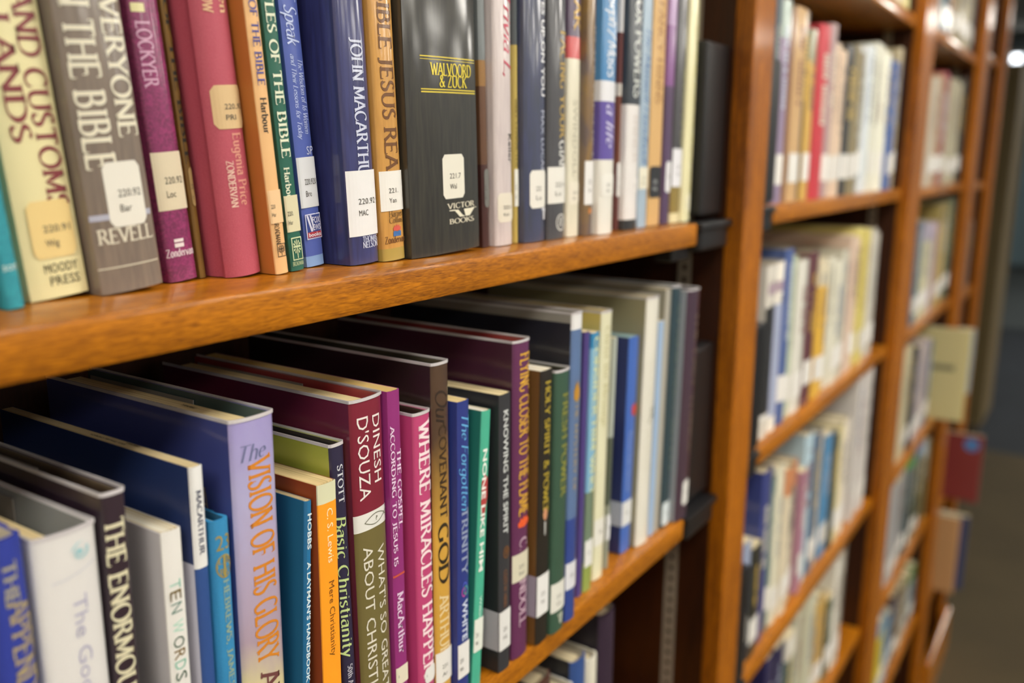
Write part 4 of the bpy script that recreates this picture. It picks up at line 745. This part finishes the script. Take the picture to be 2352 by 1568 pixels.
FAR = [
    ('second', 'top', 1.5083, 0.0092, 1.8239, 0.056, 0.12, '#b8b4a0', None, 'gray cream'),
    ('second', 'top', 1.5654, 0.0092, 1.8239, 0.0662, 0.12, '#d8d2ae', None, 'cream'),
    ('second', 'top', 1.6328, 0.0092, 1.8239, 0.0472, 0.1229, '#cfc890', None, 'pale yellow'),
    ('second', 'second', 0.9853, 0.0092, 1.5357, 0.0164, 0.2218, '#3c4c58', None, 'slate'),
    ('second', 'second', 1.0029, 0.0092, 1.5357, 0.031, 0.2209, '#8e7c98', '#a8b8b0', 'mauve patterned'),
    ('second', 'second', 1.0351, 0.0092, 1.5357, 0.0121, 0.2161, '#8a6040', None, 'thin brown'),
    ('second', 'second', 1.0484, 0.0092, 1.5357, 0.0406, 0.2195, '#c09c6c', None, 'wide tan'),
    ('second', 'second', 1.0902, 0.0092, 1.5357, 0.0264, 0.2207, '#4c4434', None, 'dark olive'),
    ('second', 'second', 1.1178, 0.0092, 1.5357, 0.0315, 0.2033, '#c8a04c', '#8c8868', 'amber'),
    ('second', 'second', 1.1506, 0.0092, 1.5357, 0.0499, 0.2136, '#b4303c', None, 'bright red'),
    ('second', 'second', 1.2017, 0.0092, 1.5357, 0.0292, 0.2197, '#a08888', None, 'dusty pink'),
    ('second', 'second', 1.2321, 0.0092, 1.5357, 0.054, 0.1988, '#d0b8a0', None, 'peach cream'),
    ('second', 'second', 1.2873, 0.0092, 1.5357, 0.038, 0.2018, '#26282a', None, 'black'),
    ('second', 'second', 1.3265, 0.0092, 1.5357, 0.0535, 0.2062, '#847858', None, 'khaki'),
    ('second', 'second', 1.3812, 0.0092, 1.5357, 0.0375, 0.2095, '#c4c8c8', None, 'light gray'),
    ('second', 'second', 1.4198, 0.0092, 1.5357, 0.0483, 0.2154, '#c8d0d4', None, 'icy white'),
    ('second', 'second', 1.4694, 0.0092, 1.5357, 0.0974, 0.2247, '#d8d8c8', None, 'wide white'),
    ('second', 'second', 1.568, 0.0092, 1.5357, 0.0651, 0.2107, '#4468a8', None, 'blue'),
    ('second', 'second', 1.6343, 0.0092, 1.5357, 0.0282, 0.2327, '#b4a888', None, 'thin beige'),
    ('second', 'third', 1.0021, 0.0092, 1.2536, 0.0683, 0.2113, '#d4cfc4', None, 'white with black panel'),
    ('second', 'third', 1.0716, 0.0092, 1.2536, 0.0343, 0.2242, '#44588c', None, 'steel blue'),
    ('second', 'third', 1.1084, 0.0092, 1.2536, 0.0229, 0.2134, '#bcc8ae', None, 'pale green'),
    ('second', 'third', 1.1326, 0.0092, 1.2536, 0.0442, 0.2047, '#dcdacf', None, 'white'),
    ('second', 'third', 1.1795, 0.0092, 1.2536, 0.0436, 0.2111, '#5c2832', None, 'maroon'),
    ('second', 'third', 1.2243, 0.0092, 1.2536, 0.0606, 0.1958, '#dcae3c', '#d8ceb0', 'golden yellow'),
    ('second', 'third', 1.2861, 0.0092, 1.2536, 0.1107, 0.1959, '#dcdac8', None, 'wide cream'),
    ('second', 'third', 1.4003, 0.0092, 1.2536, 0.059, 0.2175, '#d0b8a4', None, 'tall brownish pink'),
    ('second', 'third', 1.4605, 0.0092, 1.2536, 0.0935, 0.2264, '#dccf7c', None, 'tall yellow'),
    ('second', 'third', 1.5552, 0.0092, 1.2536, 0.0521, 0.2184, '#c9c6bc', None, 'tall white'),
    ('second', 'fourth', 0.976, 0.0092, 0.9577, 0.0277, 0.1714, '#8f9ab4', None, 'short lavender'),
    ('second', 'fourth', 1.0078, 0.0092, 0.9577, 0.0354, 0.1531, '#24241c', None, 'short black'),
    ('second', 'fourth', 1.0444, 0.0092, 0.9577, 0.039, 0.2401, '#2c3a7c', None, 'navy'),
    ('second', 'fourth', 1.086, 0.0092, 0.9577, 0.0213, 0.2196, '#5c7470', None, 'gray green'),
    ('second', 'fourth', 1.1085, 0.0092, 0.9577, 0.032, 0.2288, '#dcd8c0', None, 'ivory'),
    ('second', 'fourth', 1.1417, 0.0092, 0.9577, 0.0657, 0.2165, '#d8cdb4', '#c8865c', 'sand with orange head'),
    ('second', 'fourth', 1.2174, 0.0092, 0.9577, 0.026, 0.1895, '#a8788c', None, 'mauve'),
    ('second', 'fourth', 1.2446, 0.0092, 0.9577, 0.0419, 0.2349, '#a8c0cc', None, 'light blue'),
    ('second', 'fourth', 1.2877, 0.0092, 0.9577, 0.0335, 0.2264, '#4c6480', None, 'slate blue'),
    ('second', 'fourth', 1.3224, 0.0092, 0.9577, 0.0178, 0.2242, '#b8b0a0', None, 'beige'),
    ('second', 'fourth', 1.352, 0.0092, 0.9577, 0.0427, 0.2067, '#4a86b4', None, 'azure'),
    ('second', 'fourth', 1.3983, 0.0092, 0.9577, 0.0267, 0.1984, '#3c4038', None, 'thin dark'),
    ('second', 'fourth', 1.4286, 0.0092, 0.9577, 0.0374, 0.2036, '#c8bd90', None, 'straw'),
    ('second', 'fourth', 1.4672, 0.0092, 0.9577, 0.0407, 0.2038, '#d8d0c0', None, 'tall cream'),
    ('second', 'fourth', 1.5381, 0.0092, 0.9577, 0.1026, 0.27, '#c8c4c0', None, 'tall gray white'),
    ('second', 'fifth', 1.1206, 0.0092, 0.6863, 0.0764, 0.2109, '#1e1e50', None, 'midnight blue'),
    ('second', 'fifth', 1.2122, 0.0092, 0.6863, 0.0422, 0.1979, '#5c6c68', '#d8d4c8', 'gray green'),
    ('second', 'fifth', 1.2685, 0.0092, 0.6863, 0.0827, 0.2408, '#c0bfa8', None, 'stone'),
    ('second', 'fifth', 1.3577, 0.0092, 0.6863, 0.0934, 0.1791, '#c09c54', None, 'mustard'),
    ('second', 'fifth', 1.4523, 0.0092, 0.6863, 0.0412, 0.1544, '#3c4c34', None, 'dark green'),
    ('second', 'fifth', 1.4947, 0.0092, 0.6863, 0.0538, 0.2105, '#cfccc0', None, 'tall white'),
    ('third', 'top', 1.9448, 0.0092, 1.83, 0.0434, 0.1493, '#a8b4b4', None, 'gray'),
    ('third', 'top', 1.9938, 0.0092, 1.83, 0.0719, 0.1601, '#4c6a78', None, 'dark cyan'),
    ('third', 'top', 2.0669, 0.0092, 1.83, 0.0877, 0.174, '#8c6c58', None, 'brown'),
    ('third', 'top', 2.1559, 0.0092, 1.83, 0.0949, 0.1898, '#a09474', None, 'khaki'),
    ('third', 'top', 2.2577, 0.0092, 1.83, 0.1389, 0.2107, '#b8b094', None, 'beige'),
    ('third', 'top', 2.4042, 0.0092, 1.83, 0.0645, 0.2295, '#686878', None, 'gray violet'),
    ('third', 'second', 1.9875, 0.0092, 1.5311, 0.068, 0.2159, '#c8beaa', None, 'cream'),
    ('third', 'second', 2.0616, 0.0092, 1.5311, 0.067, 0.2291, '#b08c6c', None, 'tan'),
    ('third', 'second', 2.1297, 0.0092, 1.5311, 0.0829, 0.2388, '#9c3040', None, 'crimson'),
    ('third', 'second', 2.2258, 0.0092, 1.5311, 0.1603, 0.2311, '#bcb498', None, 'wide cream'),
    ('third', 'second', 2.401, 0.0092, 1.5311, 0.0689, 0.2446, '#44443c', None, 'dark gray'),
    ('third', 'third', 1.9702, 0.0092, 1.2413, 0.0526, 0.2184, '#4c6474', None, 'slate'),
    ('third', 'third', 2.0289, 0.0092, 1.2413, 0.164, 0.2094, '#c0bc9c', '#a8a0b0', 'ivory'),
    ('third', 'third', 2.1998, 0.0092, 1.2413, 0.0446, 0.206, '#b49cac', None, 'thin pink'),
    ('third', 'third', 2.2456, 0.0092, 1.2413, 0.1527, 0.2438, '#b49c60', '#8c7c44', 'tall mustard'),
    ('third', 'third', 2.4064, 0.0092, 1.2413, 0.0635, 0.2492, '#4c6450', None, 'tall green'),
    ('third', 'fourth', 1.9735, 0.0092, 0.9364, 0.0831, 0.2503, '#c8be9c', None, 'cream'),
    ('third', 'fourth', 2.0629, 0.0092, 0.9364, 0.0777, 0.246, '#24242c', None, 'black'),
    ('third', 'fourth', 2.1475, 0.0092, 0.9364, 0.1528, 0.2315, '#b4a8ac', None, 'pinkish gray'),
    ('third', 'fourth', 2.308, 0.0092, 0.9364, 0.0504, 0.2191, '#4c6478', None, 'thin blue'),
    ('third', 'fifth', 1.9826, 0.0092, 0.6405, 0.1548, 0.2384, '#b0b0b0', None, 'wide gray'),
    ('third', 'fifth', 2.1574, 0.0092, 0.6405, 0.0801, 0.27, '#3c4c50', '#3c8c44', 'dark with green head'),
    ('third', 'fifth', 2.2451, 0.0092, 0.6405, 0.1091, 0.27, '#44503c', '#5c84a8', 'olive green with blue head'),
    ('third', 'fifth', 2.3624, 0.0092, 0.6405, 0.0868, 0.2307, '#3c3020', '#b8c4cc', 'dark brown'),
    ('third', 'fifth', 2.4504, 0.0092, 0.6405, 0.0195, 0.2227, '#94884c', None, 'olive yellow'),
    ('third', 'bottom', 1.9244, 0.0092, 0.3508, 0.1149, 0.2098, '#c8b838', '#8ca4b4', 'bright yellow'),
    ('third', 'bottom', 2.0405, 0.0092, 0.3508, 0.0872, 0.1712, '#4c7c9c', None, 'blue'),
    ('third', 'bottom', 2.1415, 0.0092, 0.3508, 0.0889, 0.1905, '#4c3c38', None, 'dark brown'),
    ('third', 'bottom', 2.2316, 0.0092, 0.3508, 0.1017, 0.1798, '#8c7c54', None, 'ochre'),
    ('third', 'bottom', 2.3479, 0.0092, 0.3508, 0.122, 0.1551, '#5c7480', '#4c7c3c', 'gray blue'),
    ('farthest', 'top', 2.6376, 0.0092, 1.8605, 0.0779, 0.2147, '#a08c70', None, 'tan'),
    ('farthest', 'top', 2.7242, 0.0092, 1.8605, 0.0752, 0.2312, '#88745c', None, 'brown'),
    ('farthest', 'second', 2.6419, 0.0092, 1.525, 0.0717, 0.27, '#7c7040', None, 'olive'),
    ('farthest', 'second', 2.7225, 0.0092, 1.525, 0.0768, 0.27, '#9c9478', None, 'beige'),
    ('farthest', 'third', 2.6237, 0.0092, 1.22, 0.0896, 0.196, '#3c3c40', None, 'charcoal'),
    ('farthest', 'third', 2.7232, 0.0092, 1.22, 0.1177, 0.1958, '#8c8074', None, 'taupe'),
    ('nearest', 'lowest', 0.5124, 0.0122, 0.9516, 0.029, 0.2349, '#4a2c22', '#2a1a14', 'brown'),
    ('nearest', 'lowest', 0.549, 0.0122, 0.9516, 0.0244, 0.2074, '#d8d6d0', None, 'white'),
    ('nearest', 'lowest', 0.5749, 0.0122, 0.9516, 0.0244, 0.222, '#2c4a84', '#14161f', 'blue'),
    ('nearest', 'lowest', 0.6008, 0.0122, 0.9516, 0.0183, 0.212, '#d4d0c0', None, 'thin white'),
    ('nearest', 'lowest', 0.6207, 0.0122, 0.9516, 0.029, 0.244, '#2c1c30', '#1a1420', 'tall dark purple'),
]

def _fix_rules(b):
    return b
for row, b in NEAR: near_book(row, b)

ORD = ['first', 'second', 'third', 'fourth', 'fifth', 'sixth', 'seventh', 'eighth', 'ninth', 'tenth', 'eleventh', 'twelfth', 'thirteenth', 'fourteenth', 'fifteenth', 'sixteenth', 'seventeenth', 'eighteenth', 'nineteenth', 'twentieth', 'twenty-first', 'twenty-second', 'twenty-third', 'twenty-fourth', 'twenty-fifth', 'twenty-sixth', 'twenty-seventh', 'twenty-eighth', 'twenty-ninth', 'thirtieth']
def shade(c, k):
    c = c.lstrip('#'); v = [max(0, min(255, int(int(c[i:i + 2], 16) * k))) for i in (0, 2, 4)]
    return '#%02x%02x%02x' % tuple(v)
count = {}
for bay, shelf, x, y, z, t, h, c, hc, desc in FAR:
    n = 1 if t < .05 else (2 if t < .09 else 3 if t < .13 else 4)
    if bay == 'nearest': n = 1
    for i in range(n):
        k = (bay, shelf); count[k] = count.get(k, 0) + 1
        cc = c if i == 0 else shade(c, random.uniform(.88, 1.06))
        hh = h if i == 0 else h * random.uniform(.96, 1.02)
        tt = t / n - .0003
        xx = x + i * t / n
        lab = f'{desc} book, {ORD[count[k] - 1]} from left on {shelf} shelf in {bay} bookcase'
        ex = []
        if desc == 'white with black panel':
            s0, s1 = (.0, .9) if i == 0 else (.0, .95)
            ex = [(.02 if i else .03, h - .05, s0, s1, '#1e1f22' if i == 0 else '#9aa2bc'), (h - .035, h - .022, .1, .95, '#a08c98')]
        far_book((xx, y + random.uniform(0, .006), z), tt, hh, cc, None if bay == 'nearest' else hc, lab,
                 f'books on the {shelf} shelf of the {bay} bookcase', lab=(bay != 'nearest'), cs=hc if bay == 'nearest' else None, extra=ex,
                 lz=random.uniform(.02, .032), kind='hard' if bay == 'nearest' else None)

# things that jut out over the shelf edges
far_book((2.40, -.062, Z(-2.13)), .014, .235, '#c0b470', None, 'big cream box jutting out of the third bookcase over its shelf edge', 'things jutting from the shelves', d=.2, lab=False, cs='#b8ad7c', kind='soft')
obj('printed_mark', box_bm(-.0006, -.0001, .03, .11, .128, .142), mat('#6c6a50'), bpy.data.objects[[o.name for o in bpy.data.objects if o.get('label', '').startswith('big cream box')][0]])
far_book((2.80, -.085, Z(-3.27)), .012, .205, '#7c2c2c', None, 'red booklet with a blue dot jutting from the farthest bookcase', 'things jutting from the shelves', d=.2, lab=False, cs='#742624', kind='soft')
rb = bmesh.new(); bmesh.ops.create_circle(rb, cap_ends=True, segments=20, radius=.02, matrix=Matrix.Translation((-.0004, .03, .175)) @ Matrix.Rotation(-math.pi / 2, 4, 'Y'))
obj('printed_dot', rb, mat('#4878b0'), bpy.data.objects[[o.name for o in bpy.data.objects if o.get('label', '').startswith('red booklet')][0]])
far_book((2.76, -.052, Z(-4.2)), .016, .24, '#c09468', None, 'tan book jutting from the bottom shelf of the farthest bookcase', 'things jutting from the shelves', d=.2, lab=False, cs='#b08458', kind='soft')
far_book((2.80, -.07, Z(-4.2)), .02, .235, '#28345c', None, 'navy book beside the tan one in the farthest bookcase', 'things jutting from the shelves', d=.2, lab=False, kind='soft')
far_book((2.80, -.03, Z(-2.2)), .03, .19, '#a4acae', None, 'pale gray binder on the fourth shelf of the farthest bookcase', 'things jutting from the shelves', d=.2, lab=False, kind='soft')

# far end of the room: a beige cabinet and gray-blue drapes beyond the row
t = thing('cabinet', 'tall beige cabinet standing beyond the end of the bookcases', 'cabinet', (5.6, .16, 0))
obj('body', box_bm(0, .5, 0, .38, .06, 2.1, .004), mat('#6c5c3c', rough=.6), t)
obj('door', box_bm(-.012, -.001, .01, .37, .1, 2.05, .003), mat('#60522f', rough=.6), t)
obj('plinth', box_bm(.02, .5, .02, .38, 0, .0595), mat('#3c362c', rough=.7), t)
t = thing('curtain', 'gray-blue pleated drape hanging at the far end of the room', 'curtain', (9.45, -1.05, .62))
cb = bmesh.new(); pv = None
for i in range(121):
    y = 1.55 * i / 120; xo = .035 * math.sin(i * .9)
    a = cb.verts.new((xo, y, 0)); b_ = cb.verts.new((xo * .8, y, 1.9)); a2 = cb.verts.new((xo + .006, y, 0)); b2 = cb.verts.new((xo * .8 + .006, y, 1.9))
    if pv: cb.faces.new((pv[0], a, b_, pv[1])); cb.faces.new((a2, pv[2], pv[3], b2))
    pv = (a, b_, a2, b2)
obj('drape', cb, mat('#6c8088', '#52666e', 'streak', 0, .9), t, smooth=True)
rb = bmesh.new(); bmesh.ops.create_cone(rb, cap_ends=True, segments=12, radius1=.012, radius2=.012, depth=1.7, matrix=Matrix.Translation((0.02, .78, 1.915)) @ Matrix.Rotation(math.pi / 2, 4, 'X'))
obj('curtain_rod', rb, mat('#8c8c88', rough=.3), t)
